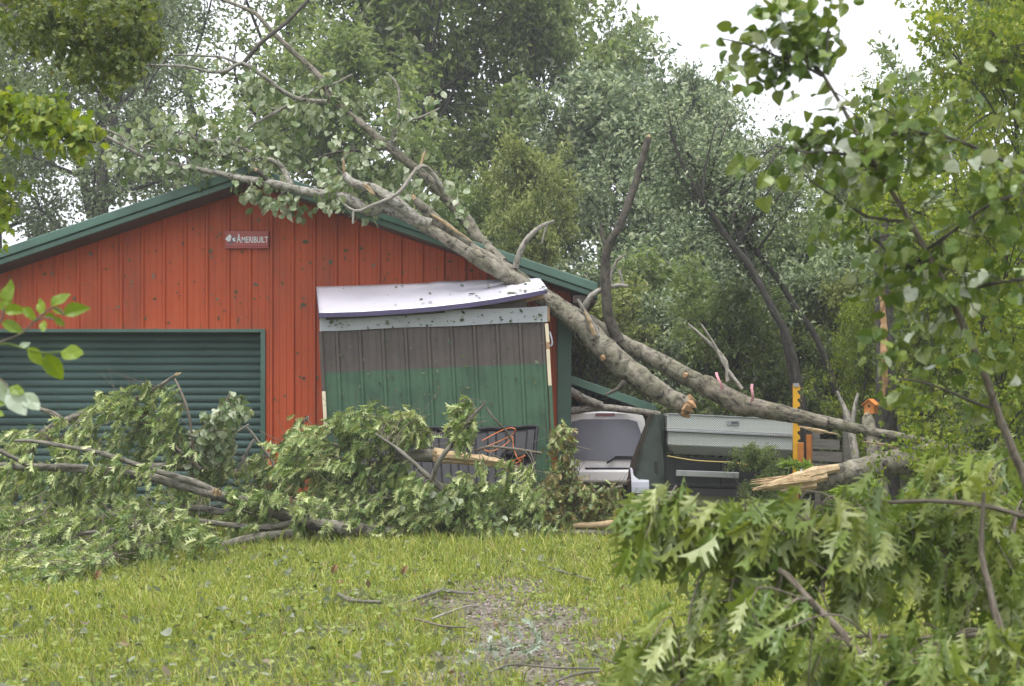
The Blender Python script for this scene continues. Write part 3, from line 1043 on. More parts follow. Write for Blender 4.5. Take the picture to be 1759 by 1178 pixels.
for px_, sgn in ((1100, 1), (1392, -1)):
    wc = TP(px_, 850, .35)
    wc[2] = .29
    th = np.linspace(0, 2 * math.pi, 24, endpoint=False)
    ring = lambda x_, r_: [(wc[0] + x_, wc[1] + r_ * math.cos(t), wc[2] + r_ * math.sin(t)) for t in th]
    wh = loft([ring(-.085, .2), ring(-.085, .26), ring(-.07, .285), ring(.07, .285), ring(.085, .26), ring(.085, .2)], 'rubber', 'wheel', tr)
    rm = MB(); rm.tube([wc + [-.09, 0, 0], wc + [.09, 0, 0]], .17, 16); sub('rim', rm, 'chrome_grey', wh)
    mb = MB()
    arc = np.linspace(math.radians(5), math.radians(175), 15)
    V = []
    for t in arc:
        for x_, r_ in ((-.13, .37), (.13, .37), (.13, .355), (-.13, .355)):
            V.append((wc[0] + x_, wc[1] - r_ * math.cos(t), wc[2] + .02 + r_ * 1.05 * math.sin(t)))
    mb.add(V, [np.array([(4 * i + a_, 4 * i + (a_ + 1) % 4, 4 * i + 4 + (a_ + 1) % 4, 4 * i + 4 + a_) for i in range(14) for a_ in range(4)])])
    mb.build('fender', 'fender_grey', tr, bevel=.006)
# chequer plate: raised diagonal lugs as fine relief on the metal
m, n, b, o_ = newmat('chequer_plate')
tc = N(n, 'ShaderNodeTexCoord'); mp = N(n, 'ShaderNodeMapping'); mp.inputs[2].default_value = (0, math.radians(45), 0)
n.links.new(tc.outputs['Object'], mp.inputs[0])
sx_ = N(n, 'ShaderNodeSeparateXYZ'); n.links.new(mp.outputs[0], sx_.inputs[0])
sins = []
for ax_ in (0, 2):
    mm = N(n, 'ShaderNodeMath', operation='MULTIPLY'); mm.inputs[1].default_value = 2 * math.pi / .05
    n.links.new(sx_.outputs[ax_], mm.inputs[0])
    sn = N(n, 'ShaderNodeMath', operation='SINE'); n.links.new(mm.outputs[0], sn.inputs[0]); sins.append(sn)
pr = N(n, 'ShaderNodeMath', operation='MULTIPLY'); n.links.new(sins[0].outputs[0], pr.inputs[0]); n.links.new(sins[1].outputs[0], pr.inputs[1])
ab = N(n, 'ShaderNodeMath', operation='ABSOLUTE'); n.links.new(pr.outputs[0], ab.inputs[0])
bp = N(n, 'ShaderNodeBump'); bp.inputs['Strength'].default_value = .6; bp.inputs['Distance'].default_value = .012
n.links.new(ab.outputs[0], bp.inputs['Height']); n.links.new(bp.outputs[0], b.inputs['Normal'])
rr_ = ramp(n, [(0, (.34, .37, .35)), (.5, (.52, .55, .53)), (1, (.74, .76, .75))]); n.links.new(ab.outputs[0], rr_.inputs[0]); n.links.new(rr_.outputs[0], b.inputs['Base Color'])
b.inputs['Metallic'].default_value = .35; b.inputs['Roughness'].default_value = .38
MATS['chequer_plate'] = m

tb = thing('tool_box', 'silver diamond plate tool box on the trailer under the fallen trunk', 'tool box', tuple(TP(1255, 792)))


def tbox(l, r, t0, t1, b0, b1, d0, d1, name, mat, bev=.012, lb=0, rb=0):
    """a box whose front corners are given in pixels: left and right columns, their top and bottom rows"""
    V = [TP(l + lb, b0, d0), TP(r - rb, b1, d0), TP(r - rb, b1, d1), TP(l + lb, b0, d1), TP(l, t0, d0), TP(r, t1, d0), TP(r, t1, d1), TP(l, t0, d1)]
    mb = MB(); mb.add(V, [[(0, 3, 2, 1), (4, 5, 6, 7), (0, 1, 5, 4), (1, 2, 6, 5), (2, 3, 7, 6), (3, 0, 4, 7)]])
    return mb.build(name, mat, tb, bevel=bev)


lid = tbox(1146, 1363, 711, 721, 736, 746.5, .0, .62, 'lid', 'chequer_plate')
tbox(1145, 1364, 736.3, 746.8, 740.5, 751, -.025, .64, 'lid_lip', 'chrome_grey', .006)
tbox(1147, 1362, 741, 751.5, 764, 773.5, .006, .61, 'box_body', 'chequer_plate')
V = [TP(1147, 764, .006), TP(1362, 773.5, .006), TP(1355, 788, .16), TP(1160, 780, .16)]
mb = MB(); mb.add(V + [v + np.array([0, .4, 0]) for v in V], [[(3, 2, 1, 0), (4, 5, 6, 7), (0, 1, 5, 4), (1, 2, 6, 5), (2, 3, 7, 6), (3, 0, 4, 7)]]); mb.build('box_base', 'chequer_plate', tb, bevel=.008)
tbox(1147, 1362, 709.5, 719.5, 711.5, 721.5, -.012, .63, 'lid_edge', 'chrome_grey', .004)
mb = MB(); mb.box(TP(1248, 730, -.012), TP(1270, 722, .01)); lp = mb.build('latch_plate', 'chrome_grey', tb)
mb = MB(); mb.box(TP(1256, 728, -.016), TP(1268, 724, .0)); sub('latch', mb, 'logo_grey', lp)
for px_ in (1178, 1338):
    mb = MB(); mb.box(TP(px_, 836, .2), TP(px_ + 7, 789, .5)); mb.build('riser', 'trailer_black', tb)
# covered load
ld = thing('tarped_load', 'tall load under a dark green tarp between car and tool box', 'load', tuple(TP(1120, 836, .3)))
secs = []
for t in np.linspace(0, 1, 14):
    py = 836 - t * (836 - 712)
    l_ = np.interp(t, [0, .3, .9, 1], [1080, 1090, 1117, 1122]); r_ = np.interp(t, [0, 1], [1147, 1144])
    ring = []
    for th_ in np.linspace(0, 2 * math.pi, 28, endpoint=False):
        cs, sn = math.cos(th_), math.sin(th_)
        e = .38
        xx_ = (l_ + r_) / 2 + (r_ - l_) / 2 * math.copysign(abs(cs) ** e, cs)
        dy_ = .45 + .4 * (1 - .25 * t) * math.copysign(abs(sn) ** e, sn)
        q = TP(xx_, py, 0); q[1] = TY + dy_ + .015 * math.sin(th_ * 5 + t * 7)
        q[0] += .012 * math.sin(th_ * 7 + t * 9)
        ring.append(q)
    secs.append(ring)
loft(secs, 'tarp_green', 'tarp', ld)
mb = MB(); mb.tube([TP(1146, 783, -.02), TP(1190, 790, -.12), TP(1240, 793, -.1), TP(1252, 793, -.08), TP(1290, 800, -.02), TP(1310, 812, -.05)], .008, 5, step=.05)
tag(mb.build('yellow_rope', 'rope_yellow', smooth=True), 'thin yellow rope slung across the dark trailer end', 'rope')

# ------------------------------------------------------------------ yellow jack, posts, planks, bird house
JY = 20.15
jk = thing('lifting_jack', 'yellow notched lifting jack bar standing beside the tool box', 'jack', tuple(P(1367, 815, JY)))
pts = [(1362.5, 816), (1362.5, 660)]
y_ = 661.0
prof = [(1373, 660)]
i = 0
while y_ < 806:
    prof += [(1374.5, y_ + 4), (1374.5, y_ + 9), (1370, y_ + 10), (1370, y_ + 13)]
    y_ += 14
prof += [(1372, 816)]
poly = pts + prof
mb = MB(); k = len(poly)
V = [P(a_, b_, JY) for a_, b_ in poly] + [P(a_, b_, JY) + [0, .04, 0] for a_, b_ in poly]
mb.add(V, [np.array([list(range(k))]), np.array([list(range(2 * k - 1, k - 1, -1))]), np.array([(i, (i + 1) % k, k + (i + 1) % k, k + i) for i in range(k)])])
mb.build('rack_bar', 'jack_yellow', jk)
mb = MB(); mb.box(P(1363, 664, JY - .012), P(1371, 658, JY + .05)); mb.build('top_cap', 'chrome_grey', jk)
b0 = P(1367, 816, JY); mb = MB(); mb.box((b0[0] - .04, JY - .03, 0), (b0[0] + .04, JY + .07, b0[2])); mb.build('foot', 'post_orange', jk, bevel=.01)
mb = MB(); mb.box(P(1371, 800, JY - .03), P(1379, 760, JY + .06)); mb.build('runner', 'post_orange', jk, bevel=.008)
p = P(1390, 746, 20.9)
mb = MB(); mb.tube([(p[0], p[1], 0), p], .045, 10)
tag(mb.build('rusty_post', 'post_orange', smooth=False), 'rusty orange post behind the yellow jack bar', 'post')
fn = thing('plank_fence', 'grey weathered plank fence behind the fallen trunk', 'fence', tuple(P(1480, 800, 21.6) * [1, 1, 0]))
for py, l_, r_ in ((762, 1396, 1442), (783, 1392, 1446), (804, 1394, 1444), (748, 1540, 1640), (768, 1542, 1636), (790, 1540, 1640)):
    mb = MB(); mb.bar(P(l_, py, 21.6), P(r_, py + 2, 21.6), .03, .15); mb.build('plank', 'plank_grey', fn)
for px_, tpy in ((1402, 742), (1455, 705), (1547, 690), (1640, 700)):
    p = P(px_, tpy, 21.66); mb = MB(); mb.box((p[0] - .05, 21.63, 0), (p[0] + .05, 21.73, p[2])); mb.build('post', 'plank_grey', fn)
bh = thing('bird_house', 'small orange wooden bird house on a post by the snapped trunk', 'bird house', tuple(P(1492, 800, 19.9) * [1, 1, 0]))
c = P(1496, 700, 19.9)
hw, hh = .072, .085
V = []
for yy in (c[1] - .08, c[1] + .08):
    V += [(c[0] - hw, yy, c[2] - hh), (c[0] + hw, yy, c[2] - hh), (c[0] + hw, yy, c[2] + .04), (c[0], yy, c[2] + hh + .02), (c[0] - hw, yy, c[2] + .04)]
rot = Matrix.Rotation(math.radians(-32), 3, 'Z')
rotf = lambda V_: [np.array(rot @ (Vector(v) - Vector(c))) + c for v in V_]
mb = MB(); mb.add(rotf(V), [np.array([(0, 1, 2, 3, 4)]), np.array([(9, 8, 7, 6, 5)]), np.array([(0, 5, 6, 1), (1, 6, 7, 2), (4, 9, 5, 0)])]); mb.build('house_body', 'birdhouse_orange', bh)
for s in (-1, 1):
    mb = MB()
    V = [(c[0], c[1] - .11, c[2] + hh + .025), (c[0] + s * (hw + .03), c[1] - .11, c[2] + .025), (c[0] + s * (hw + .03), c[1] + .11, c[2] + .025), (c[0], c[1] + .11, c[2] + hh + .025)]
    V = rotf(V + [(a_, b_, c_ + .014) for a_, b_, c_ in V])
    mb.add(V, [[(0, 3, 2, 1), (4, 5, 6, 7), (0, 1, 5, 4), (1, 2, 6, 5), (2, 3, 7, 6), (3, 0, 4, 7)]]); mb.build('roof_board', 'birdhouse_orange', bh)
mb = MB(); mb.tube(rotf([(c[0], c[1] - .083, c[2] + .02), (c[0], c[1] - .079, c[2] + .02)]), .018, 12); mb.build('entrance_hole', 'dark_inside', bh)
mb = MB(); mb.box((c[0] - .04, c[1] - .01, 0), (c[0] - .005, c[1] + .025, c[2] - hh)); mb.build('post', 'plank_grey', bh)

# ------------------------------------------------------------------ splintered ends
def splinter(parent, p, d, r, L, nn=9, mat='raw_wood', name='broken_wood'):
    """torn wood: a ragged core with shards of unequal length"""
    mb = MB()
    d = nrm(d)
    x = nrm(np.cross(d, [0.1, .2, 1])); u = np.cross(x, d)
    for i in range(nn):
        a_ = 2 * math.pi * i / nn + R.uniform(-.3, .3)
        rad = r * R.uniform(.25, .8)
        o = p + (x * math.cos(a_) + u * math.sin(a_)) * rad - d * r * .5
        l = L * R.uniform(.35, 1.0)
        w = r * R.uniform(.3, .5)
        e = o + d * l + (x * R.uniform(-1, 1) + u * R.uniform(-1, 1)) * r * .25
        mb.tube([o, o * .5 + e * .5, e], [w, w * .7, w * .12], 5, rough=.25)
    return mb.build(name, mat, parent)


def torn(parent, p, q, w):
    """a ragged strip of bare wood: several fibres side by side"""
    mb = MB()
    d = q - p
    for i in range(5):
        o = np.array([R.uniform(-.4, .4), R.uniform(-.3, .1), R.uniform(-.5, .5)]) * w
        t0, t1 = R.uniform(0, .25), R.uniform(.65, 1.12)
        mb.tube([p + d * t0 + o, p + d * (t0 + t1) / 2 + o * 1.2, p + d * t1 + o * R.uniform(.5, 2)], [w * .18, w * .3, w * .05], 5, .3, step=.05)
    mb.build('torn_strip', 'raw_wood', parent)


def limb(parent, name, pts, rad_px, mat, n=10, rough=.05, step=.12):
    """pts: (px, py, Y); rad_px: half thickness in photograph pixels at those points"""
    W = np.array([P(*q) for q in pts])
    r = np.array([a_ / F * q[2] for a_, q in zip(rad_px, pts)])
    mb = MB(); mb.tube(W, r, n, rough, step=step)
    mb.build(name, mat, parent, smooth=True)
    return resample(W, r, .08)


def knots(parent, W, r, cnt, mat='dark_branch'):
    for _ in range(cnt):
        i = R.randrange(2, len(W) - 2)
        d = nrm(np.array([R.uniform(-.4, .4), -1, R.uniform(-.6, .9)]))
        mb = MB(); mb.tube([W[i] + d * r[i] * .8, W[i] + d * r[i] * 1.12], [r[i] * .28, r[i] * .16], 7, .15)
        mb.build('knot', mat, parent)


TWIG_MATS = 'twig'


def twigs_leaves(root, anchors_from, count, length, leafkind, leafmats, size, per=7, wind=(-.3, 0, 0), droop=.35, nparts=300, seed=0, up=.35,
                 twig_mat='twig', part='twigs', steps=4, rad=.006, tip_only=.45, jit=.7, region=None, span=None, flat=.55, spread=.035):
    """fine branching off the given limbs with leaves toward the tips"""
    r_ = random.Random(seed)
    mb = MB()
    A, D = [], []
    W = np.concatenate([w for w, _ in anchors_from])
    tries = 0
    made = 0
    while made < count and tries < count * 8:
        tries += 1
        i = r_.randrange(len(W)) if span is None else int(len(W) * r_.uniform(*span)) % len(W)
        p = W[i].copy()
        d = nrm(np.array([r_.gauss(0, 1), r_.gauss(0, .8), r_.gauss(up, .7)]) + np.array(wind) * .8)
        L = length * r_.uniform(.5, 1.2)
        pts = [p]
        for s in range(steps):
            d = nrm(d + np.array([r_.gauss(0, .22), r_.gauss(0, .22), r_.gauss(-.10 * droop, .2)]))
            p = p + d * L / steps
            if p[2] < .06:
                p[2] = .06; d[2] = abs(d[2]) * .3
            pts.append(p)
        if region is not None:
            e = np.array(pts[-1])[None]
            ex, ey = project(e)
            if not region(ex[0], ey[0]):
                continue
        made += 1
        mb.tube(pts, np.linspace(rad, rad * .3, len(pts)), 4, caps=False)
        pts = np.array(pts)
        for s in range(steps + 1):
            t = s / steps
            if t >= 1 - tip_only - 1e-6 or t >= .99:
                A.append(pts[s]); D.append(pts[min(s + 1, steps)] - pts[max(s - 1, 0)])
                if t > .99:
                    A.append(pts[s]); D.append(d)
    if mb.n:
        mb.build(part, twig_mat, root, smooth=True)['kind'] = 'stuff'
    if A:
        pos, M, sz = leaf_cloud(A, D, per, size, spread, wind, droop, jit, flat)
        pos[:, 2] = np.maximum(pos[:, 2], .03)
        emit_leaves(root, leafkind, leafmats, M, pos, sz, nparts)

# ------------------------------------------------------------------ the fallen trunks
fa = thing('fallen_tree', 'long fallen trunk lying from the right ground up onto the barn roof', 'tree', tuple(P(1625, 765, 18.6)))
WA = []
w = limb(fa, 'trunk', [(1640, 768, 18.5), (1560, 752, 18.6), (1470, 736, 18.75), (1390, 718, 18.9), (1320, 707, 19.0), (1260, 690, 19.1), (1205, 660, 19.2), (1150, 630, 19.3), (1100, 603, 19.4), (1060, 583, 19.5), (1010, 553, 19.58), (960, 524, 19.6), (905, 488, 19.6), (870, 463, 19.45), (820, 434, 19.42), (780, 404, 19.4), (748, 380, 19.4)],
         [3.5, 6.5, 9, 11, 13.5, 16, 16.5, 15, 14, 13.5, 13, 13, 12.5, 12, 11.5, 11, 9], 'aspen_bark', 16, .05)
knots(fa, *w, 7)
limb(fa, 'trunk_butt', [(1420, 727, 18.75), (1330, 706, 18.9), (1270, 694, 18.98), (1225, 668, 19.08), (1205, 652, 19.15)], [9, 14, 18, 18.5, 13], 'rough_bark', 16, .07)
w2 = limb(fa, 'broken_stub', [(770, 398, 19.38), (745, 376, 19.3), (722, 352, 19.25), (712, 341, 19.22)], [13, 11, 8, 5], 'aspen_bark', 10)
splinter(fa, P(712, 341, 19.22), [-.5, 0, .85], .03, .1)
torn(fa, P(742, 368, 19.2), P(808, 414, 19.24), .05)
torn(fa, P(805, 428, 19.22), P(832, 440, 19.24), .07)
torn(fa, P(1370, 733, 18.62), P(1440, 748, 18.6), .04)
torn(fa, P(1480, 757, 18.55), P(1580, 775, 18.5), .03)
# dark broken branch standing up from the trunk
wb = limb(fa, 'branch', [(1062, 585, 19.35), (1046, 545, 19.3), (1040, 480, 19.3), (1044, 425, 19.25), (1066, 385, 19.2), (1090, 320, 19.2), (1106, 265, 19.2), (1114, 236, 19.2)], [11, 9, 8.5, 8, 7.5, 7, 6.5, 6.5], 'dark_branch', 8, .07)
splinter(fa, P(1114, 236, 19.2), [.15, 0, 1], .045, .07, 6)
limb(fa, 'branch', [(1044, 430, 19.25), (1034, 405, 19.3), (1031, 380, 19.3)], [4, 3, 2], 'dark_branch', 6)
limb(fa, 'branch', [(1000, 535, 19.5), (1016, 508, 19.4), (1040, 495, 19.35), (1062, 490, 19.3), (1078, 491, 19.3)], [6, 5, 4.5, 4, 3], 'dead_grey', 7)
limb(fa, 'branch', [(1050, 494, 19.33), (1049, 470, 19.3), (1060, 448, 19.3), (1075, 436, 19.3)], [3, 2.5, 2, 1.5], 'dead_grey', 6)
limb(fa, 'branch', [(1070, 491, 19.3), (1068, 478, 19.3), (1063, 462, 19.3)], [3, 2.5, 2], 'dead_grey', 6)
limb(fa, 'branch', [(885, 460, 19.4), (893, 432, 19.35), (910, 405, 19.3), (930, 388, 19.3), (952, 380, 19.3)], [6, 5.5, 5, 4, 2.5], 'dead_grey', 7)
limb(fa, 'branch', [(940, 385, 19.3), (935, 400, 19.3), (931, 418, 19.3)], [2.5, 2, 1.5], 'dead_grey', 5)
limb(fa, 'branch', [(1250, 655, 19.0), (1246, 620, 19.0), (1222, 592, 19.05), (1200, 572, 19.1), (1182, 556, 19.1)], [4, 3.5, 3, 2.5, 1.5], 'dead_grey', 6)
limb(fa, 'branch', [(1275, 668, 18.95), (1245, 628, 19.0), (1226, 590, 19.0), (1204, 556, 19.0)], [3.5, 3, 2.5, 1.5], 'dead_grey', 6)
# upper limbs spread over the barn roof
LA = [w2]
LA.append(limb(fa, 'limb', [(862, 452, 19.5), (842, 432, 19.6), (818, 405, 19.7), (796, 372, 19.75), (760, 332, 19.75), (722, 296, 19.75), (672, 256, 19.75), (632, 222, 19.8), (592, 190, 19.85), (566, 168, 19.9), (556, 142, 19.9), (536, 118, 19.9), (505, 90, 19.95), (468, 55, 20.0), (440, 24, 20.05), (400, 6, 20.1), (355, -10, 20.2)],
                   [12, 12, 11, 11, 10, 8.5, 7, 6.5, 6, 6, 5.5, 5, 4.5, 4, 3.5, 3, 2.5], 'aspen_bark', 10))
LA.append(limb(fa, 'limb', [(562, 175, 19.85), (520, 172, 19.8), (488, 158, 19.75), (452, 130, 19.7), (415, 108, 19.65), (392, 120, 19.6), (365, 124, 19.6), (320, 114, 19.6), (275, 112, 19.6), (235, 110, 19.6)], [5, 4.5, 4, 4, 4, 3.5, 3, 2.5, 2, 1.5], 'aspen_pale', 7))
LA.append(limb(fa, 'limb', [(412, 110, 19.65), (380, 98, 19.6), (330, 95, 19.6), (300, 94, 19.6)], [3, 2.5, 2, 1.5], 'aspen_pale', 6))
LA.append(limb(fa, 'limb', [(560, 148, 19.88), (580, 142, 19.85), (605, 128, 19.8)], [3.5, 3, 2], 'aspen_pale', 6))
LA.append(limb(fa, 'limb', [(415, 112, 19.66), (450, 72, 19.7), (490, 40, 19.8), (530, 0, 19.9)], [4, 4, 3.5, 3], 'dark_branch', 7))
LA.append(limb(fa, 'limb', [(556, 146, 19.87), (520, 166, 19.8), (470, 195, 19.75), (425, 220, 19.7), (408, 240, 19.7)], [3.5, 3, 3, 2.5, 2], 'aspen_pale', 6))
LA.append(limb(fa, 'limb', [(672, 252, 19.73), (676, 232, 19.7), (684, 204, 19.7), (684, 150, 19.7), (668, 128, 19.7)], [4, 3.5, 3, 2, 1.5], 'aspen_pale', 6))
LA.append(limb(fa, 'limb', [(683, 208, 19.7), (720, 202, 19.7), (755, 186, 19.7)], [2.5, 2, 1.5], 'dead_grey', 5))
LA.append(limb(fa, 'limb', [(664, 254, 19.72), (630, 260, 19.65), (600, 258, 19.6), (555, 268, 19.55), (510, 300, 19.5)], [3, 3, 2.5, 2, 1.5], 'dark_branch', 5))
LA.append(limb(fa, 'limb', [(766, 332, 19.7), (745, 300, 19.65), (725, 284, 19.6), (700, 310, 19.5), (680, 338, 19.4)], [5, 4, 4, 3.5, 3], 'dead_grey', 6))
LA.append(limb(fa, 'limb', [(722, 286, 19.6), (730, 260, 19.6)], [2.5, 2], 'raw_wood', 5))
aspen_reg = lambda x, y: 120 < x < 850 and 90 < y < 380
twigs_leaves(fa, LA[1:6] + LA[6:], 60, .55, 'round', 'aspen_leaf', (.10, .155), 4, (-.15, 0, 0), .9, 260, 3, .0, region=lambda x, y: 360 < x < 800 and 110 < y < 370, jit=.6, spread=.07)

fb = thing('fallen_tree', 'shorter fallen trunk snapped off above the tool box, resting on the shed', 'tree', tuple(P(1180, 700, 18.9)))
w = limb(fb, 'trunk', [(1188, 700, 18.85), (1150, 684, 18.9), (1110, 656, 18.95), (1075, 632, 19.0), (1040, 600, 19.05), (1012, 572, 19.1), (985, 550, 19.15), (950, 525, 19.2), (915, 500, 19.25), (880, 478, 19.25), (850, 460, 19.2), (820, 444, 19.15), (790, 425, 19.12), (755, 404, 19.1), (722, 386, 19.1), (690, 362, 19.1)],
         [15, 17, 18, 18.5, 18.5, 18.5, 17.5, 16.5, 15, 14, 13, 12, 11, 10.5, 9.5, 8], 'aspen_bark', 16, .05)
knots(fb, *w, 6)
splinter(fb, P(1186, 700, 18.83), nrm([1, 0, -.5]), .17, .16, 12, 'orange_wood')
limb(fb, 'branch', [(1022, 578, 18.95), (1010, 548, 18.88), (1001, 530, 18.83), (993, 514, 18.8)], [10, 6, 4, 2.5], 'dead_grey', 8, .12)
mb = MB(); mb.tube([P(1021, 574, 18.84), P(1014, 555, 18.8), P(1004, 533, 18.78)], [.05, .04, .01], 6, .25, step=.06); mb.build('broken_wood', 'raw_wood', fb)
limb(fb, 'branch', [(1072, 655, 18.9), (1060, 668, 18.85), (1040, 678, 18.8)], [5, 4, 2], 'dark_branch', 6)
mb = MB(); mb.tube([P(1041, 612, 18.98), P(1035, 616, 18.9)], [.05, .03], 9, .2); mb.build('branch_scar', 'orange_wood', fb)
mb = MB(); mb.tube([P(1178, 643, 19.15), P(1176, 645, 19.03)], [.04, .025], 9, .2); mb.build('branch_scar', 'orange_wood', fb)
LB = []
LB.append(limb(fb, 'limb', [(740, 386, 19.1), (715, 378, 19.1), (690, 366, 19.1), (660, 358, 19.1), (632, 362, 19.1), (600, 342, 19.12), (560, 335, 19.15), (520, 328, 19.15), (480, 318, 19.2), (450, 312, 19.2), (415, 306, 19.25), (388, 300, 19.3), (350, 292, 19.3), (310, 284, 19.35), (270, 276, 19.4), (235, 262, 19.4), (205, 246, 19.4), (180, 232, 19.4)],
                   [12, 11, 10, 9.5, 9, 9, 8.5, 8, 7.5, 7, 6, 5.5, 5, 4.5, 4, 3.5, 3, 2], 'aspen_pale', 10))
LB.append(limb(fb, 'limb', [(712, 376, 19.08), (690, 355, 19.06), (662, 336, 19.05), (640, 324, 19.05), (606, 314, 19.05), (592, 300, 19.1)], [11, 10, 9, 8, 7, 6], 'aspen_pale', 9))
LB.append(limb(fb, 'limb', [(720, 380, 19.05), (700, 362, 19.0), (672, 345, 18.98), (650, 332, 18.95), (632, 316, 18.95)], [9, 8, 7, 6, 5], 'aspen_pale', 8))
LB.append(limb(fb, 'limb', [(462, 316, 19.2), (450, 300, 19.15), (440, 292, 19.1)], [5, 4.5, 4], 'dark_branch', 6))
splinter(fb, P(441, 293, 19.1), nrm([-.6, 0, .6]), .025, .07, 5)
torn(fb, P(592, 302, 19.08), P(589, 272, 19.05), .03)
torn(fb, P(624, 316, 18.9), P(645, 334, 18.9), .04)
LB.append(limb(fb, 'limb', [(575, 338, 19.12), (610, 362, 18.95), (640, 352, 18.9), (670, 340, 18.9), (690, 326, 18.9), (716, 290, 18.95)], [2.5, 2.5, 3, 3, 3, 2.5], 'dead_grey', 6))
LB.append(limb(fb, 'limb', [(607, 362, 18.95), (606, 384, 18.92)], [2, 2], 'dead_grey', 5))
LB.append(limb(fb, 'limb', [(500, 318, 19.25), (480, 282, 19.4), (440, 268, 19.5), (400, 246, 19.55), (350, 240, 19.6), (300, 225, 19.6)], [5, 4.5, 4.5, 4, 3, 2], 'aspen_pale', 7))
LB.append(limb(fb, 'limb', [(450, 270, 19.5), (400, 270, 19.5), (350, 264, 19.5), (300, 258, 19.5), (250, 250, 19.5)], [3.5, 3.5, 3, 2.5, 2], 'aspen_pale', 6))
LB.append(limb(fb, 'limb', [(235, 262, 19.4), (215, 240, 19.4), (192, 226, 19.4), (160, 218, 19.4)], [3, 2.5, 2, 1.5], 'aspen_pale', 5))
LB.append(limb(fb, 'limb', [(330, 288, 19.32), (310, 250, 19.4), (290, 225, 19.4)], [2.5, 2, 1.5], 'aspen_pale', 5))
twigs_leaves(fb, [LB[1]] + LB[5:], 62, .5, 'round', 'aspen_leaf', (.10, .15), 4, (-.1, 0, 0), .9, 230, 5, .05, region=lambda x, y: 190 < x < 640 and 190 < y < 365, jit=.6, spread=.07)
twigs_leaves(fb, [LB[0]], 8, .28, 'round', 'aspen_leaf', (.11, .16), 4, (0, 0, -.3), 1.2, 30, 6, -.3, region=lambda x, y: 380 < x < 560 and 290 < y < 370, jit=.5, part='twigs', spread=.06)

for px_, py_ in ((1240, 668), (1291, 688)):
    mb = MB()
    b_ = P(px_, py_, 18.72)
    V = []
    for t in np.linspace(0, 1, 8):
        q = b_ + np.array([(-.07 if px_ < 1260 else .01) * t + .01 * math.sin(6 * t), -.05 * math.sin(3 * t), .24 * t - .02])
        V += [q + [-.018, 0, 0], q + [.018, .012, 0]]
    mb.add(V, np.array([(2 * i, 2 * i + 1, 2 * i + 3, 2 * i + 2) for i in range(7)]))
    o = mb.build('flagging_ribbon', 'ribbon_pink')
    tag(o, 'pink ribbon tied on the fallen trunk, ' + ('the one nearer the snapped end' if px_ < 1260 else 'the one nearer the yellow jack'), 'ribbon', 'pink ribbons on the fallen trunk')
    sm_ = o.modifiers.new('thick', 'SOLIDIFY'); sm_.thickness = .003

# limbs dropped on the car
lc = thing('fallen_limb', 'pale limb with a forked end lying across the white car', 'limb', tuple(P(1050, 703, 24.8)))
limb(lc, 'limb', [(960, 704, 24.75), (985, 705, 24.75), (1030, 700, 24.85), (1070, 703, 24.85), (1110, 708, 24.75), (1135, 712, 24.7)], [7, 7, 6.5, 6, 5.5, 5], 'aspen_pale', 9)
limb(lc, 'limb', [(960, 660, 24.7), (985, 675, 24.7), (1010, 688, 24.75), (1035, 696, 24.758)], [8, 8, 7, 6], 'aspen_pale', 9)

# snapped trunk lying low on the right
lg = thing('fallen_log', 'thick mottled log with a splintered pale end lying low on the right', 'log', tuple(P(1430, 830, 16.6) * [1, 1, 0]))
w = limb(lg, 'log', [(1375, 832, 16.3), (1430, 819, 16.4), (1490, 804, 16.6), (1550, 792, 16.8), (1600, 786, 17.0), (1650, 782, 17.3), (1672, 781, 17.4)], [18, 22, 23, 24, 24, 19, 10], 'aspen_bark', 16, .05)
knots(lg, *w, 5)
mb = MB()
for pts_, rr2 in ((((1440, 804, 16.25), (1390, 815, 16.2), (1335, 830, 16.1), (1293, 842, 16.05)), (8, 9, 7, 1.5)), (((1420, 818, 16.2), (1370, 830, 16.15), (1310, 843, 16.1)), (8, 7, 1)), (((1400, 832, 16.2), (1365, 838, 16.15), (1340, 843, 16.1)), (9, 6, 1))):
    mb.tube([P(*q) for q in pts_], [a_ / F * 16.2 for a_ in rr2], 7, .12, step=.08)
mb.build('broken_wood', 'raw_wood', lg)
splinter(lg, P(1385, 822, 16.15), nrm([-1, -.1, -.12]), .07, .75, 16)
# standing snapped trunk, stump and dead saplings
st = thing('snapped_trunk', 'dark standing trunk with a strip of bark torn off, behind the bird house', 'trunk', tuple(P(1522, 800, 20.3) * [1, 1, 0]))
g = P(1524, 800, 20.3)[0]
limb_pts = [(1524, 890, 20.3), (1524, 760, 20.3), (1521, 640, 20.3), (1519, 520, 20.3), (1516, 430, 20.3), (1512, 330, 20.3)]
limb(st, 'trunk', limb_pts, [21, 18, 16.5, 15, 13, 11], 'dark_trunk', 14, .06)
mb = MB(); mb.tube([P(1518, 700, 20.19), P(1520, 650, 20.18), P(1519, 590, 20.18), P(1517, 520, 20.19), P(1514, 440, 20.2)], [.02, .055, .07, .06, .03], 7, .2, step=.1); mb.build('torn_strip', 'orange_wood', st)
sk = thing('broken_stump', 'leaning pale broken stump under the bird house', 'stump', tuple(P(1500, 800, 18.9) * [1, 1, 0]))
limb(sk, 'trunk', [(1512, 860, 18.6), (1504, 790, 18.65), (1496, 750, 18.75), (1490, 716, 18.9)], [16, 14, 12, 9], 'aspen_bark', 12, .06)
splinter(sk, P(1490, 716, 18.9), [-.1, 0, 1], .06, .12, 7)
sk = thing('dead_sapling', 'forked grey dead sapling between the yellow jack and the stump', 'sapling', tuple(P(1470, 800, 19.4) * [1, 1, 0]))
limb(sk, 'trunk', [(1478, 860, 19.3), (1470, 790, 19.3), (1462, 740, 19.4), (1452, 705, 19.5), (1438, 672, 19.5)], [8, 7, 6, 4.5, 2.5], 'dead_grey', 8)
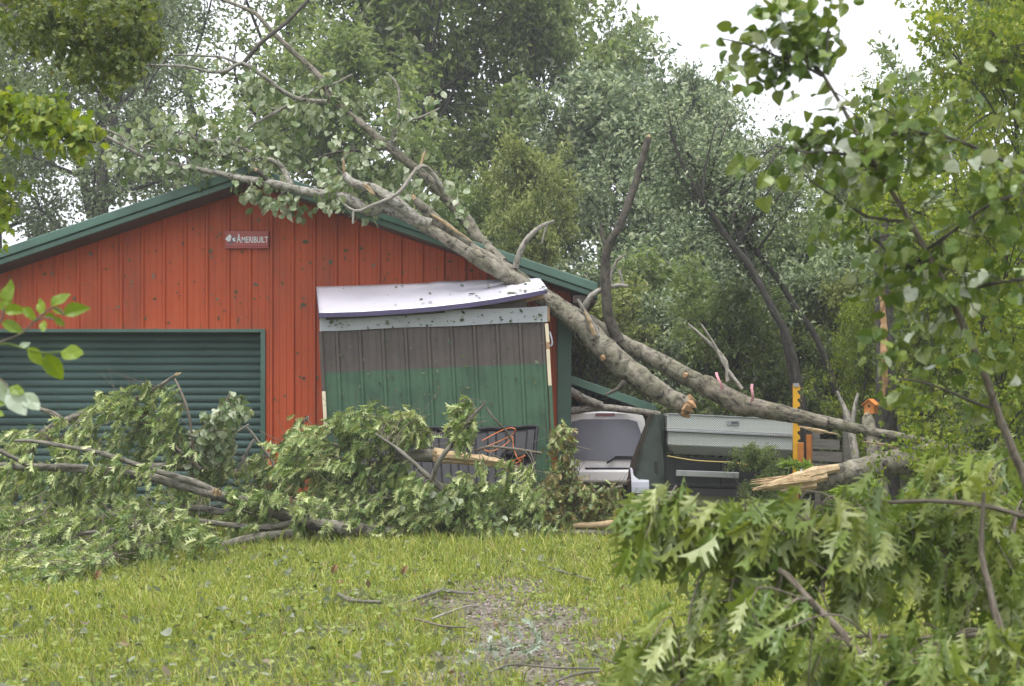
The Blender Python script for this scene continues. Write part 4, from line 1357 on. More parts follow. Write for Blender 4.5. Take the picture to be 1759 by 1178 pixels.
limb(sk, 'branch', [(1463, 742, 19.4), (1468, 700, 19.4), (1474, 675, 19.4)], [5, 4, 2.5], 'dead_grey', 7)

# ------------------------------------------------------------------ black liner and orange cord by the shed
bl = thing('bed_liner', 'crumpled black plastic bed liner lying among branches below the shed', 'bed liner', tuple(P(790, 850, 17.9) * [1, 1, 0]))
LQ = [(610, 800), (700, 741), (922, 735), (918, 812), (780, 872), (640, 880)]


def LNR(u, v):
    """u along, v from top (far) to bottom (near)"""
    px = np.interp(u, [0, 1], [600 + 30 * v, 922 - 10 * v])
    py = np.interp(v, [0, .45, 1], [740 - 4 * u, 790 - 2 * u, 880])
    Y = np.interp(v, [0, .45, 1], [18.55, 18.3, 17.6])
    p = P(px, py, Y)
    rib = .022 * (1 if math.sin(u * 60) > .2 else 0)
    p[1] -= rib * (v > .05); p[2] += rib * .5 + .015 * math.sin(u * 7 + v * 4)
    return p


nu2, nv2 = 90, 14
V = [LNR(i / nu2, j / nv2) for i in range(nu2 + 1) for j in range(nv2 + 1)]
ii, jj = np.meshgrid(np.arange(nu2), np.arange(nv2), indexing='ij')
q_ = (ii * (nv2 + 1) + jj).reshape(-1)
mb = MB(); mb.add(V, np.stack([q_, q_ + 1, q_ + nv2 + 2, q_ + nv2 + 1], -1)); o = mb.build('liner_sheet', 'black_plastic', bl)
so = o.modifiers.new('thick', 'SOLIDIFY'); so.thickness = .01
mb = MB(); mb.tube([LNR(i / 20, 0) + [0, -.02, .015] for i in range(21)], .022, 6); mb.build('liner_rim', 'black_plastic', bl)
mb = MB(); mb.tube([LNR(1, i / 10) + [.01, -.02, .01] for i in range(11)], .022, 6); mb.build('liner_rim', 'black_plastic', bl)
mb = MB()
th = np.linspace(math.radians(0), math.radians(180), 16)
c = P(886, 790, 18.2)
V = []
for t in th:
    for r_ in (.17, .21):
        V.append(c + [r_ * math.cos(t), -.03, r_ * .75 * math.sin(t)])
for t in th:
    for r_ in (.17, .21):
        V.append(c + [r_ * math.cos(t), .1, r_ * .75 * math.sin(t)])
k = len(th)
mb.add(V, np.array([(2 * i, 2 * i + 1, 2 * i + 3, 2 * i + 2) for i in range(k - 1)] + [(2 * i, 2 * i + 2, 2 * k + 2 * i + 2, 2 * k + 2 * i) for i in range(k - 1)] + [(2 * i + 1, 2 * k + 2 * i + 1, 2 * k + 2 * i + 3, 2 * i + 3) for i in range(k - 1)]))
mb.build('wheel_arch', 'black_plastic', bl)
mb = MB()
cord = [(828, 757), (850, 745), (868, 737), (880, 735), (886, 739), (878, 748), (862, 756), (848, 762), (830, 770), (845, 775), (870, 762), (880, 750), (882, 768), (888, 785), (895, 795), (885, 803), (870, 808), (880, 793), (898, 784), (902, 782), (893, 792), (880, 798)]
mb.tube([P(a_, b_, 18.0 + .06 * math.sin(i * 1.3)) for i, (a_, b_) in enumerate(cord)], .0075, 6, step=.03)
tag(mb.build('extension_cord', 'cord_orange', smooth=True), 'orange extension cord looped over the black bed liner', 'cord')

# ------------------------------------------------------------------ standing trees
def tree_meshes(seed, H, base, spread, nl, nb, nt, per, leaf, kind='kite', lean=0.0, top=1.0, drop=.2, rt=.16, twr=.5):
    """trunk with limbs, and a crown of leaf sprays at the twig ends; returns two meshes"""
    r_ = random.Random(seed)
    tm = MB()
    A, D = [], []
    pts = []
    p = np.array([0., 0, 0]); d = nrm([lean, 0, 1.0])
    nseg = 9
    for s in range(nseg + 1):
        pts.append(p.copy())
        d = nrm(d + np.array([r_.gauss(0, .07), r_.gauss(0, .07), .05]))
        p = p + d * H * .93 / nseg
    pts = np.array(pts)
    rad = np.linspace(rt, .02, nseg + 1) * H / 12
    tm.tube(pts, rad, 8, .05, step=.5)
    for i in range(nl):
        t = base + (1 - base) * ((i + r_.random()) / nl) ** .9
        f = min(t * nseg, nseg - .01); k = int(f)
        q = pts[k] * (1 - (f - k)) + pts[k + 1] * (f - k)
        rr3 = np.interp(t, [0, 1], [rt, .02]) * H / 12 * .55
        az = i * 2.4 + r_.uniform(-.5, .5)
        u = (t - base) / (1 - base)
        L = spread * (math.sin(math.pi * min(.12 + .86 * u, 1)) ** .7 + .12) * r_.uniform(.65, 1.2)
        el = .25 + .9 * u * top + r_.uniform(-.2, .2)
        d = np.array([math.cos(az) * math.cos(el), math.sin(az) * math.cos(el), math.sin(el)])
        lp = [q]
        for s in range(5):
            d = nrm(d + np.array([r_.gauss(0, .16), r_.gauss(0, .16), r_.gauss(.03, .12)]))
            lp.append(lp[-1] + d * L / 5)
        tm.tube(lp, np.linspace(rr3, .012, 6), 5, .05, caps=False)
        lp = np.array(lp)
        for b_ in range(nb):
            tt = r_.uniform(.25, 1.0) * 5
            k2 = min(int(tt), 4)
            s0_ = lp[k2] + (lp[k2 + 1] - lp[k2]) * (tt - k2)
            bd = nrm(d * .6 + np.array([r_.gauss(0, .8), r_.gauss(0, .8), r_.gauss(.15, .5)]))
            BL = L * r_.uniform(.2, .42)
            e = s0_ + bd * BL
            tm.tube([s0_, s0_ * .5 + e * .5 + np.array([0, 0, .05]), e], [.018, .013, .006], 3, caps=False)
            for w_ in range(nt):
                s1 = s0_ + (e - s0_) * r_.uniform(.3, 1)
                td = nrm(bd * .5 + np.array([r_.gauss(0, .8), r_.gauss(0, .8), r_.gauss(0, .6)]))
                e1 = s1 + td * twr * r_.uniform(.5, 1.2)
                A += [s1 * .3 + e1 * .7, e1]; D += [td, td]
    pos, M, sz = leaf_cloud(A, D, per, leaf, .14 * twr / .5, (-.25, 0, 0), drop, .75, .35)
    cm = MB()
    var = rng.integers(0, 5, len(pos))
    for v in range(5):
        s = var == v
        V_, T_ = SHAPES[kind][v]
        inst(cm, V_, T_, M[s] * sz[s][:, None, None], pos[s])
    return tm.mesh('tree_trunk', True), cm.mesh('tree_crown')


PROTO = {
    'broad': tree_meshes(1, 14, .28, 4.2, 19, 9, 8, 8, (.15, .27)),
    'tall': tree_meshes(2, 16, .38, 3.0, 17, 7, 7, 8, (.11, .19), rt=.19),
    'airy': tree_meshes(3, 15, .30, 3.4, 15, 6, 6, 7, (.11, .18), rt=.19),
    'round': tree_meshes(4, 11, .15, 3.6, 18, 9, 8, 8, (.14, .25)),
    'shrub': tree_meshes(5, 4.2, .04, 1.9, 16, 7, 7, 9, (.10, .17), top=.8, rt=.2, twr=.35),
    'maple': tree_meshes(6, 9, .10, 3.1, 20, 8, 6, 6, (.11, .17), 'maple', rt=.14),
    'leaner': tree_meshes(8, 13, .42, 2.8, 13, 7, 6, 9, (.12, .19), lean=-.55, rt=.19),
}


def stand(px, Y, proto, H, mat, label, rz=0.0, wid=1.0, trunk='dark_trunk', name='tree', cat='tree', group='trees standing behind the barn', tilt=0.0):
    Hn = {'broad': 14, 'tall': 16, 'airy': 15, 'round': 11, 'shrub': 4.2, 'maple': 9, 'leaner': 13}[proto]
    X = (px - CX) / F * Y
    t = thing(name, label, cat, (X, Y, 0), group)
    t.rotation_euler = (0, tilt, rz)
    s = H / Hn
    t.scale = (s * wid, s * wid, s)
    tm, cm = PROTO[proto]
    for nm, me, mt in (('trunk', tm, trunk), ('crown', cm, mat)):
        o = bpy.data.objects.new(nm, me)
        COL.objects.link(o)
        if not me.materials:
            me.materials.append(None)
        o.material_slots[0].link = 'OBJECT'
        o.material_slots[0].material = MATS[mt]
        o.parent = t
    return t


G1 = 'trees standing behind the barn'
stand(-130, 42, 'broad', 15, 'far_green', 'grey-green tree at the left picture edge behind the barn', .3)
stand(35, 47, 'airy', 18, 'far_grey', 'airy tree behind the low left end of the roof slope', 1.2)
stand(150, 39, 'tall', 17, 'far_grey', 'slender pale-leaved tree left of the twin dark trunks', 2.2)
stand(205, 44, 'airy', 19, 'far_grey', 'dark straight trunk of the twin pair, the left one', .7)
stand(245, 46, 'tall', 20, 'far_silver', 'dark straight trunk of the twin pair, the right one', 4.1)
stand(345, 50, 'airy', 19, 'far_grey', 'airy tree behind the barn roof left of the gable peak', 3.3)
stand(395, 43, 'airy', 19, 'far_green', 'dark-limbed tree rising just behind the gable peak', 5.1)
stand(725, 41, 'broad', 16.5, 'far_green', 'full green tree behind the right slope of the barn roof', 1.9)
stand(830, 46, 'broad', 17.5, 'far_green', 'tallest full green tree in the middle of the treeline', 4.4)
stand(925, 43, 'broad', 14.0, 'far_green', 'full green tree at the edge of the open sky', .9, .8)
stand(600, 36, 'round', 10.5, 'far_green', 'dark round tree low behind the fallen upper limbs', 2.6)
stand(905, 30, 'round', 6.9, 'far_yellow', 'light yellow-green bushy tree above the right roof edge', 1.1, .72)
stand(790, 31, 'round', 6.2, 'far_green', 'green bushy tree just behind the fallen limbs on the roof', 4.8, .8)
stand(1090, 44, 'tall', 14.2, 'far_grey', 'narrow spire-topped tree against the white sky', 2.9, .85)
stand(1010, 37, 'round', 10.0, 'far_silver', 'silvery windblown tree behind the standing broken branch', 5.5)
stand(1110, 35, 'round', 8.6, 'far_silver', 'silvery windblown tree between broken branch and leaning trunks', .4)
stand(1200, 42, 'broad', 11.3, 'far_grey', 'grey-green tree with a rounded top below the open sky', 3.7, .75)
stand(1300, 46, 'airy', 10.5, 'far_grey', 'thin grey-green tree right of the rounded one', 1.5, .8)
stand(1385, 38, 'airy', 9.0, 'far_green', 'thin dark tree with sky showing through, centre right', 2.0, .8)
for k_, (pts_, rd_, lb) in enumerate((
        ([(1408, 800, 23.3), (1362, 610, 23.3), (1326, 530, 23.3), (1290, 460, 23.3), (1262, 425, 23.3), (1230, 380, 23.3), (1198, 330, 23.3), (1172, 280, 23.3), (1150, 225, 23.3)], [8.5, 7, 6.5, 6, 5.5, 5, 4, 3, 2], 'bare dark trunk leaning left, the lower of the leaning pair'),
        ([(1500, 800, 23.9), (1415, 610, 23.9), (1368, 530, 23.9), (1330, 470, 23.9), (1290, 420, 23.9), (1250, 365, 23.9), (1212, 318, 23.9), (1180, 260, 23.9)], [7, 6, 5.5, 5, 5, 4.5, 4, 2.5], 'bare dark trunk leaning left, the upper of the leaning pair'),
        ([(1396, 800, 23.6), (1345, 575, 23.6), (1318, 510, 23.6), (1290, 455, 23.6), (1268, 405, 23.6), (1240, 340, 23.6)], [4.5, 4, 3.8, 3.5, 3, 2.2], 'thin dark trunk leaning left behind the leaning pair'))):
    ln_ = thing('leaning_tree', lb, 'tree', tuple(P(*pts_[0][:2], pts_[0][2]) * [1, 1, 0]), 'leaning trees')
    pts_[0] = (pts_[0][0], YH + EYE * F / pts_[0][2], pts_[0][2])
    w_ = limb(ln_, 'trunk', pts_, rd_, 'dark_trunk', 8, .05)
    h3 = int(len(w_[0]) * .62)
    br = [(w_[0][h3:], w_[1][h3:])]
    for q in range(4):
        i_ = h3 + R.randrange(len(w_[0]) - h3 - 4)
        b0 = w_[0][i_]; d_ = np.array([R.uniform(-.7, .7), R.uniform(-.3, .3), R.uniform(.5, 1)])
        mb = MB(); pp = [b0, b0 + d_ * .6, b0 + d_ * 1.3 + np.array([.1, 0, .1])]; mb.tube(pp, [.03, .02, .008], 5, .05, step=.2); mb.build('branch', 'dark_trunk', ln_, smooth=True)
        br.append(resample(pp, [.03, .02, .01], .1))
    twigs_leaves(ln_, br, 120, .9, 'kite', 'far_silver', (.07, .12), 8, (-.2, 1.5, .2), .3, 0, 60 + k_, .3, 'dark_trunk', spread=.1, jit=.9, flat=.35)
stand(1490, 31, 'round', 6.8, 'far_green', 'green tree behind the snapped standing trunk', 3.1)
stand(1740, 34, 'broad', 13.0, 'far_green', 'dark green tree behind the yellow-green maples', .6, .8)
stand(1610, 32, 'airy', 9.2, 'far_green', 'thin green tree behind the leaning poplar sapling', 2.7, .8)
stand(1770, 20, 'maple', 8.4, 'maple_yellow', 'big yellow-green maple filling the upper right', 1.0, .85, name='maple_tree')
stand(1610, 23, 'maple', 5.0, 'maple_yellow', 'smaller yellow-green maple behind the snapped trunk', 3.0, .85, name='maple_tree')
stand(1780, 16, 'maple', 6.0, 'maple_yellow', 'yellow-green maple at the right edge behind the sapling', 5.0, .8, name='maple_tree')
stand(1700, 13.5, 'maple', 3.7, 'maple_yellow', 'low bright yellow-green maple at the right behind the sapling stem', 2.0, .85, name='maple_tree')
stand(1490, 22.5, 'maple', 3.3, 'maple_yellow', 'young yellow-green maple showing just left of the snapped trunk', 4.0, .7, name='maple_tree')
stand(1600, 21.4, 'maple', 3.6, 'maple_yellow', 'young yellow-green maple right of the snapped trunk above the log', .6, .7, name='maple_tree')
GS = 'shrubs behind the trailer and barn'
for i, (px, Y, H, mt, lb) in enumerate((
        (1015, 29, 3.6, 'far_yellow', 'pale shrub seen between barn corner and fallen trunk'),
        (1090, 31, 4.4, 'far_silver', 'silvery shrub above the lean-to roof'),
        (1160, 27, 3.4, 'far_grey', 'grey-green shrub behind the crossing trunks'),
        (1230, 29, 4.2, 'far_green', 'green shrub behind the bare grey twigs'),
        (1300, 25.5, 3.3, 'far_green', 'leafy shrub behind the tool box'),
        (1370, 27, 4.0, 'far_grey', 'tall shrub behind the yellow jack'),
        (1430, 25, 3.2, 'far_green', 'leafy shrub behind the grey planks'),
        (1500, 27, 4.2, 'far_grey', 'tall shrub behind the bird house'),
        (1570, 25, 3.4, 'far_yellow', 'pale shrub right of the snapped trunk'),
        (1660, 24, 3.2, 'far_green', 'leafy shrub under the yellow-green maples'),
        (1750, 22, 3.0, 'far_green', 'leafy shrub at the right edge'),
        (1620, 19.5, 1.5, 'far_yellow', 'low bush behind the fallen log'),
        (1720, 18, 1.7, 'far_green', 'low bush right of the fallen log'),
        (1330, 19.6, .95, 'far_green', 'small leafy bush in front of the tool box'),
        (1180, 33, 5.0, 'far_silver', 'big silvery shrub far behind the trailer'),
        (1290, 34, 5.5, 'far_green', 'big green shrub far behind the tool box'),
        (1420, 33, 5.0, 'far_green', 'big green shrub far behind the planks'),
        (940, 33, 4.6, 'far_green', 'dark shrub behind the barn roof end'))):
    stand(px, Y, 'shrub', H, mt, lb, i * 1.3, 1.0, name='shrub', cat='shrub', group=GS)

# ------------------------------------------------------------------ storm-dropped oak branches
def inpoly(poly):
    poly = np.array(poly, float)

    def f(x, y):
        c_ = False
        j_ = len(poly) - 1
        for i_ in range(len(poly)):
            if (poly[i_, 1] > y) != (poly[j_, 1] > y) and x < (poly[j_, 0] - poly[i_, 0]) * (y - poly[i_, 1]) / (poly[j_, 1] - poly[i_, 1] + 1e-9) + poly[i_, 0]:
                c_ = not c_
            j_ = i_
        return c_
    return f


def sprays(root, limbs, poly, Yr, count, kind, mats, size, per=6, wind=(-.75, -.15, 0), droop=.75, nparts=220, seed=0, maxlen=.7, rad=.006, jit=.42, flat=.4, clusters=3, twig_mat='twig', spread=.03, fall=None):
    """leafy twigs whose tips fill an outline in the picture between two depths; each is rooted on the nearest limb"""
    r_ = random.Random(seed)
    f = inpoly(poly)
    poly = np.array(poly)
    lo, hi = poly.min(0), poly.max(0)
    W = np.concatenate([w_ for w_, _ in limbs])
    mb = MB(); A, D = [], []
    made = tries = 0
    while made < count and tries < count * 30:
        tries += 1
        px, py = r_.uniform(lo[0], hi[0]), r_.uniform(lo[1], hi[1])
        if not f(px, py):
            continue
        Y = r_.uniform(*Yr)
        if fall is not None:
            Y = Yr[0] + (Yr[1] - Yr[0]) * min(1, max(0, 1 - (py - fall[0]) / (fall[1] - fall[0]))) + r_.uniform(-.25, .25)
        T = P(px, py, Y)
        if T[2] < .06:
            T = P(px, py, min(Y, GY(py, .06)))
            T[2] = max(T[2], .05)
        made += 1
        i_ = int(np.argmin(((W - T) ** 2).sum(1) + .02 * rng.random(len(W))))
        N0 = W[i_]
        v = T - N0
        L = np.linalg.norm(v)
        if L > maxlen:
            N0 = T - v / L * maxlen
            N0 = N0 + np.array([r_.gauss(.15, .1), r_.gauss(0, .1), -.05])
        N0[2] = max(N0[2], .04)
        mid = N0 * .5 + T * .5 + np.array([r_.gauss(0, .05), r_.gauss(0, .05), .06 + abs(r_.gauss(0, .05))])
        pts, rd = resample([N0, mid, T], [rad, rad * .7, rad * .3], .08)
        mb.tube(pts, rd, 4, caps=False)
        k = len(pts)
        for c_ in range(clusters):
            q = max(0, min(k - 1, int((k - 1) * (1 - .22 * c_))))
            A.append(pts[q]); D.append(pts[min(q + 1, k - 1)] - pts[max(q - 1, 0)])
    for _ in range((count // 2 if Yr[0] > 10 else count // 4) if kind == 'oak' else 0):
        a_ = A[r_.randrange(len(A))]
        d_ = nrm(np.array([r_.gauss(-.2, .8), r_.gauss(-.4, .4), r_.gauss(.35, .5)]))
        L_ = maxlen * r_.uniform(.4, 1.2)
        q_ = [a_ - d_ * L_ * .5, a_ + np.array([r_.gauss(0, .03), 0, r_.gauss(0, .03)]), a_ + d_ * L_ * .6 + np.array([0, 0, r_.gauss(0, .06)])]
        for z_ in q_:
            z_[2] = max(z_[2], .04)
        mb.tube(q_, [rad * .9, rad * .7, rad * .3], 4, caps=False, step=.1)
    mb.build('twigs', twig_mat, root, smooth=True)['kind'] = 'stuff'
    pos, M, sz = leaf_cloud(A, D, per, size, spread, wind, droop, jit, flat)
    pos[:, 2] = np.maximum(pos[:, 2], .03)
    emit_leaves(root, kind, mats, M, pos, sz, nparts)


GB = 'oak branches torn down in front of the barn'
# A: the big grey limb across the left
oa = thing('fallen_oak_branch', 'long grey oak limb sloping from the grass up to the left picture edge', 'branch', tuple(P(630, 912, 16.6) * [1, 1, 0]), GB)
LO = [limb(oa, 'limb', [(690, 914, 17.0), (630, 911, 16.8), (560, 903, 16.6), (520, 893, 16.5), (470, 878, 16.4), (430, 866, 16.3), (365, 848, 16.2), (310, 832, 16.2), (260, 820, 16.2), (200, 812, 16.2), (150, 806, 16.25), (80, 803, 16.3), (-40, 800, 16.4)],
           [9, 11, 12, 12, 11, 10.5, 10, 9, 8.5, 8, 7.5, 7, 6], 'oak_limb', 10, .05)]
LO.append(limb(oa, 'limb', [(372, 846, 16.2), (335, 828, 16.15), (280, 812, 16.1), (235, 798, 16.1), (180, 780, 16.1), (120, 768, 16.1), (60, 758, 16.15), (25, 757, 16.2)], [6, 5.5, 5, 4.5, 4.5, 4, 3.5, 3], 'oak_limb', 8))
LO.append(limb(oa, 'limb', [(160, 806, 16.25), (120, 800, 16.2), (60, 802, 16.1), (30, 790, 16.0), (0, 774, 15.9)], [5, 4.5, 4.5, 4, 4], 'oak_limb', 7))
splinter(oa, P(372, 845, 16.1), nrm([.4, -.3, .8]), .05, .1, 7)
LO.append(limb(oa, 'limb', [(440, 872, 16.35), (390, 880, 16.3), (330, 872, 16.3), (250, 880, 16.2), (190, 885, 16.1)], [7, 6.5, 6, 5, 4], 'oak_limb', 8))
LO.append(limb(oa, 'limb', [(250, 905, 15.6), (320, 893, 15.8), (400, 902, 16.0), (470, 905, 16.3), (530, 890, 16.5)], [3, 4, 5, 6, 7], 'oak_limb', 7))
sprays(oa, LO, [(-15, 800), (80, 790), (200, 800), (330, 830), (430, 850), (560, 850), (640, 880), (660, 910), (560, 925), (420, 925), (330, 905), (200, 900), (-15, 900)], (15.9, 17.6), 175, 'oak', 'oak_leaf', (.11, .17), 5, seed=21)
# B: the branch propped before the door
ob = thing('fallen_oak_branch', 'propped oak branch with a broken pale tip in front of the roll-up door', 'branch', tuple(P(60, 800, 18.2) * [1, 1, 0]), GB)
LO2 = [limb(ob, 'limb', [(20, 860, 18.2), (50, 780, 18.1), (75, 745, 18.0), (115, 722, 17.9), (160, 706, 17.8), (225, 688, 17.7), (270, 665, 17.6), (303, 643, 17.5)], [7, 7, 7.5, 7, 6, 4, 3, 2.5], 'aspen_bark', 8)]
LO2.append(limb(ob, 'limb', [(110, 724, 17.9), (90, 710, 17.85), (45, 695, 17.8)], [5, 4.5, 4], 'aspen_bark', 7))
LO2.append(limb(ob, 'limb', [(150, 712, 17.8), (125, 735, 17.75), (95, 760, 17.7)], [5, 4.5, 4], 'aspen_bark', 7))
splinter(ob, P(303, 643, 17.5), nrm([.6, 0, .5]), .025, .08, 5)
LO2.append(limb(ob, 'limb', [(300, 650, 17.5), (318, 690, 17.4), (328, 735, 17.4), (332, 800, 17.5), (330, 860, 17.6)], [2, 2.5, 2.5, 3, 3.5], 'twig', 6))
LO2.append(limb(ob, 'limb', [(235, 700, 17.6), (262, 742, 17.5), (310, 775, 17.4), (345, 805, 17.4)], [2, 2.5, 3, 3], 'twig', 6))
sprays(ob, LO2, [(150, 700), (215, 665), (270, 655), (300, 668), (305, 705), (330, 740), (340, 790), (300, 800), (200, 790), (60, 770), (-15, 800), (-15, 735), (70, 745)], (17.2, 17.9), 95, 'oak', 'oak_leaf', (.11, .17), 4, seed=22)
oc = thing('fallen_aspen_branch', 'small branch with round leaves sticking up before the roll-up door', 'branch', tuple(P(400, 860, 17.9) * [1, 1, 0]), GB)
LO3 = [limb(oc, 'limb', [(330, 880, 17.9), (345, 800, 17.8), (360, 740, 17.7), (388, 690, 17.6), (395, 676, 17.6)], [4, 3.5, 3, 2, 1.5], 'twig', 6)]
twigs_leaves(oc, LO3, 44, .34, 'round', 'aspen_leaf', (.09, .14), 4, (.1, 0, -.1), .8, 150, 8, .2, region=inpoly([(340, 760), (365, 690), (395, 672), (420, 690), (425, 720), (400, 740), (380, 780), (350, 800), (290, 790), (300, 720)]), spread=.04)
od = thing('dead_branch', 'bare forked dead stick standing against the red wall by the door jamb', 'branch', tuple(P(440, 880, 18.2) * [1, 1, 0]))
limb(od, 'limb', [(405, 830, 18.1), (418, 790, 18.1), (430, 765, 18.1), (437, 755, 18.1)], [3.5, 3.5, 3, 3], 'dead_grey', 6)
limb(od, 'limb', [(470, 860, 18.2), (472, 800, 18.2), (455, 775, 18.2), (430, 740, 18.1), (422, 733, 18.1)], [3, 3, 3, 2.5, 2], 'dead_grey', 6)
limb(od, 'limb', [(380, 765, 18.1), (400, 747, 18.1), (428, 729, 18.1)], [1.5, 2, 2], 'dead_grey', 5)
# C: limb lying behind along the wall
oe = thing('fallen_oak_branch', 'dark oak limb lying level against the foot of the barn wall', 'branch', tuple(P(430, 815, 18.6) * [1, 1, 0]), GB)
LO4 = [limb(oe, 'limb', [(240, 800, 18.6), (300, 802, 18.6), (345, 804, 18.6), (400, 812, 18.6), (440, 816, 18.6), (500, 815, 18.55), (550, 812, 18.5), (600, 806, 18.4)], [6, 7, 7.5, 8, 8, 8, 8, 7], 'oak_limb', 9)]
LO4.append(limb(oe, 'limb', [(400, 812, 18.6), (455, 785, 18.4), (500, 745, 18.3), (530, 715, 18.2)], [4, 3, 2.5, 2], 'twig', 6))
sprays(oe, LO4, [(340, 790), (460, 800), (470, 770), (505, 720), (520, 745), (560, 750), (600, 790), (640, 850), (560, 870), (420, 850), (340, 840)], (17.6, 18.4), 90, 'oak', 'oak_leaf', (.11, .17), 4, seed=23)
# D: nearer leafy end at lower left
of = thing('fallen_oak_branch', 'leafy drooping oak branch end lowest on the lawn at the left edge', 'branch', tuple(P(150, 960, 14.2) * [1, 1, 0]), GB)
LO5 = [limb(of, 'limb', [(-60, 930, 15.2), (20, 926, 15.0), (90, 925, 14.9), (150, 915, 14.8), (230, 905, 14.8)], [7, 6, 5, 4, 3], 'oak_limb', 7)]
LO5.append(limb(of, 'limb', [(165, 912, 14.8), (180, 930, 14.6), (188, 960, 14.3)], [3, 3, 2.5], 'oak_limb', 6))
LO5.append(limb(of, 'limb', [(370, 940, 15.6), (430, 925, 15.9), (500, 916, 16.3)], [7, 8, 7], 'oak_limb', 8))
LO5.append(limb(of, 'limb', [(395, 965, 14.6), (430, 967, 14.5), (485, 964, 14.5)], [3, 3.5, 3], 'oak_limb', 6))
sprays(of, LO5, [(-15, 870), (60, 862), (180, 872), (300, 868), (350, 890), (360, 925), (300, 950), (230, 960), (170, 985), (60, 1000), (-15, 1000)], (13.6, 15.6), 160, 'oak', 'oak_leaf', (.11, .17), 5, seed=24, fall=(865, 1000))
# E: middle heap
og = thing('fallen_oak_branch', 'thick oak limb with a long torn yellow end below the shed', 'branch', tuple(P(740, 850, 17.4) * [1, 1, 0]), GB)
LO6 = [limb(og, 'limb', [(600, 815, 17.5), (640, 800, 17.4), (680, 788, 17.3), (720, 783, 17.2), (768, 782, 17.1)], [7, 9, 10, 11, 11], 'oak_limb', 10, .06)]
mb = MB()
for pts_, rr2 in ((((745, 777, 17.05), (800, 786, 17.0), (850, 793, 17.0), (890, 803, 17.0)), (8, 9, 7, 2)), (((745, 788, 17.05), (800, 792, 17.0), (860, 800, 17.0), (885, 804, 17.0)), (7, 7, 5, 1.5)), (((752, 782, 17.0), (790, 784, 16.95), (830, 790, 16.95), (858, 793, 16.95)), (6, 6, 4, 1))):
    mb.tube([P(*q) for q in pts_], [a_ / F * 17 for a_ in rr2], 7, .1, step=.07)
mb.build('broken_wood', 'raw_wood', og)
LO6.append(limb(og, 'limb', [(560, 760, 17.8), (600, 770, 17.6), (650, 800, 17.4)], [2, 3, 4], 'twig', 6))
LO6.append(limb(og, 'limb', [(480, 770, 17.9), (560, 778, 17.7), (620, 805, 17.5)], [2, 3, 4], 'twig', 6))
sprays(og, LO6, [(460, 775), (500, 735), (560, 725), (620, 690), (650, 685), (680, 705), (670, 760), (640, 785), (700, 800), (720, 850), (690, 905), (600, 900), (560, 860), (480, 830)], (16.9, 17.8), 118, 'oak', 'oak_leaf', (.11, .17), 4, seed=25)
oh = thing('fallen_oak_branch', 'thin forked oak branch sticking up across the green shed panels', 'branch', tuple(P(850, 915, 16.9) * [1, 1, 0]), GB)
LO7 = [limb(oh, 'limb', [(980, 916, 17.0), (930, 917, 16.9), (865, 916, 16.8), (820, 893, 16.7), (790, 865, 16.6), (760, 840, 16.55), (735, 818, 16.5), (700, 785, 16.5), (680, 768, 16.6), (645, 745, 16.7)], [5, 6, 6, 6, 6, 6, 5, 3.5, 2.5, 2], 'oak_limb', 8)]
LO7.append(limb(oh, 'limb', [(742, 823, 16.5), (755, 790, 16.4), (775, 765, 16.35), (800, 728, 16.3), (830, 695, 16.3), (833, 690, 16.3)], [4.5, 4.5, 4, 3.5, 2.5, 2], 'oak_limb', 7))
LO7.append(limb(oh, 'limb', [(815, 775, 16.5), (840, 767, 16.5), (890, 772, 16.6), (930, 778, 16.7)], [2, 2.5, 2.5, 2], 'twig', 6))
LO7.append(limb(oh, 'limb', [(835, 700, 16.4), (848, 718, 16.4), (870, 740, 16.5), (880, 760, 16.6)], [1.5, 2, 2, 2], 'twig', 5))
LO7.append(limb(oh, 'limb', [(740, 910, 16.7), (770, 892, 16.6), (800, 885, 16.65)], [4, 4, 4], 'oak_limb', 6))
sprays(oh, LO7, [(690, 720), (710, 705), (735, 720), (740, 760), (700, 770), (690, 745)], (16.9, 17.5), 22, 'oak', 'oak_leaf', (.11, .17), 5, seed=26, nparts=100)
sprays(oh, LO7, [(770, 730), (795, 700), (815, 705), (820, 740), (810, 775), (780, 770)], (16.3, 16.6), 18, 'oak', 'oak_leaf', (.11, .17), 5, seed=27, nparts=80)
sprays(oh, LO7, [(700, 825), (760, 845), (800, 812), (860, 810), (930, 850), (960, 915), (900, 925), (780, 925), (690, 915), (670, 870)], (16.2, 17.3), 135, 'oak', 'oak_leaf', (.10, .16), 5, seed=28, nparts=120)
twigs_leaves(oh, LO7[:1], 34, .4, 'round', 'aspen_leaf', (.08, .13), 3, (-.1, 0, 0), .8, 80, 9, .2, region=inpoly([(690, 840), (900, 840), (940, 920), (700, 925)]), part='twigs', spread=.05)
oi_ = thing('fallen_oak_branch', 'browning oak branch heaped before the white car', 'branch', tuple(P(1000, 915, 17.3) * [1, 1, 0]), GB)
LO8 = [limb(oi_, 'limb', [(900, 912, 17.4), (960, 880, 17.3), (985, 830, 17.3), (975, 780, 17.3), (965, 745, 17.3)], [4, 4, 4, 3, 2], 'twig', 6)]
LO8.append(limb(oi_, 'limb', [(960, 880, 17.3), (1020, 850, 17.2), (1070, 835, 17.1)], [4, 3, 2], 'twig', 6))
sprays(oi_, LO8, [(930, 755), (960, 735), (985, 755), (985, 805), (1010, 835), (1055, 850), (1075, 880), (1060, 910), (900, 915), (910, 850), (950, 800)], (16.8, 17.7), 105, 'oak', ['oak_brown', 'oak_brown', 'oak_leaf'], (.09, .14), 5, seed=29, wind=(0, -.1, 0), jit=.8)
oj = thing('fallen_oak_branch', 'low leafy oak branch along the grass edge below the torn limb', 'branch', tuple(P(700, 910, 16.6) * [1, 1, 0]), GB)
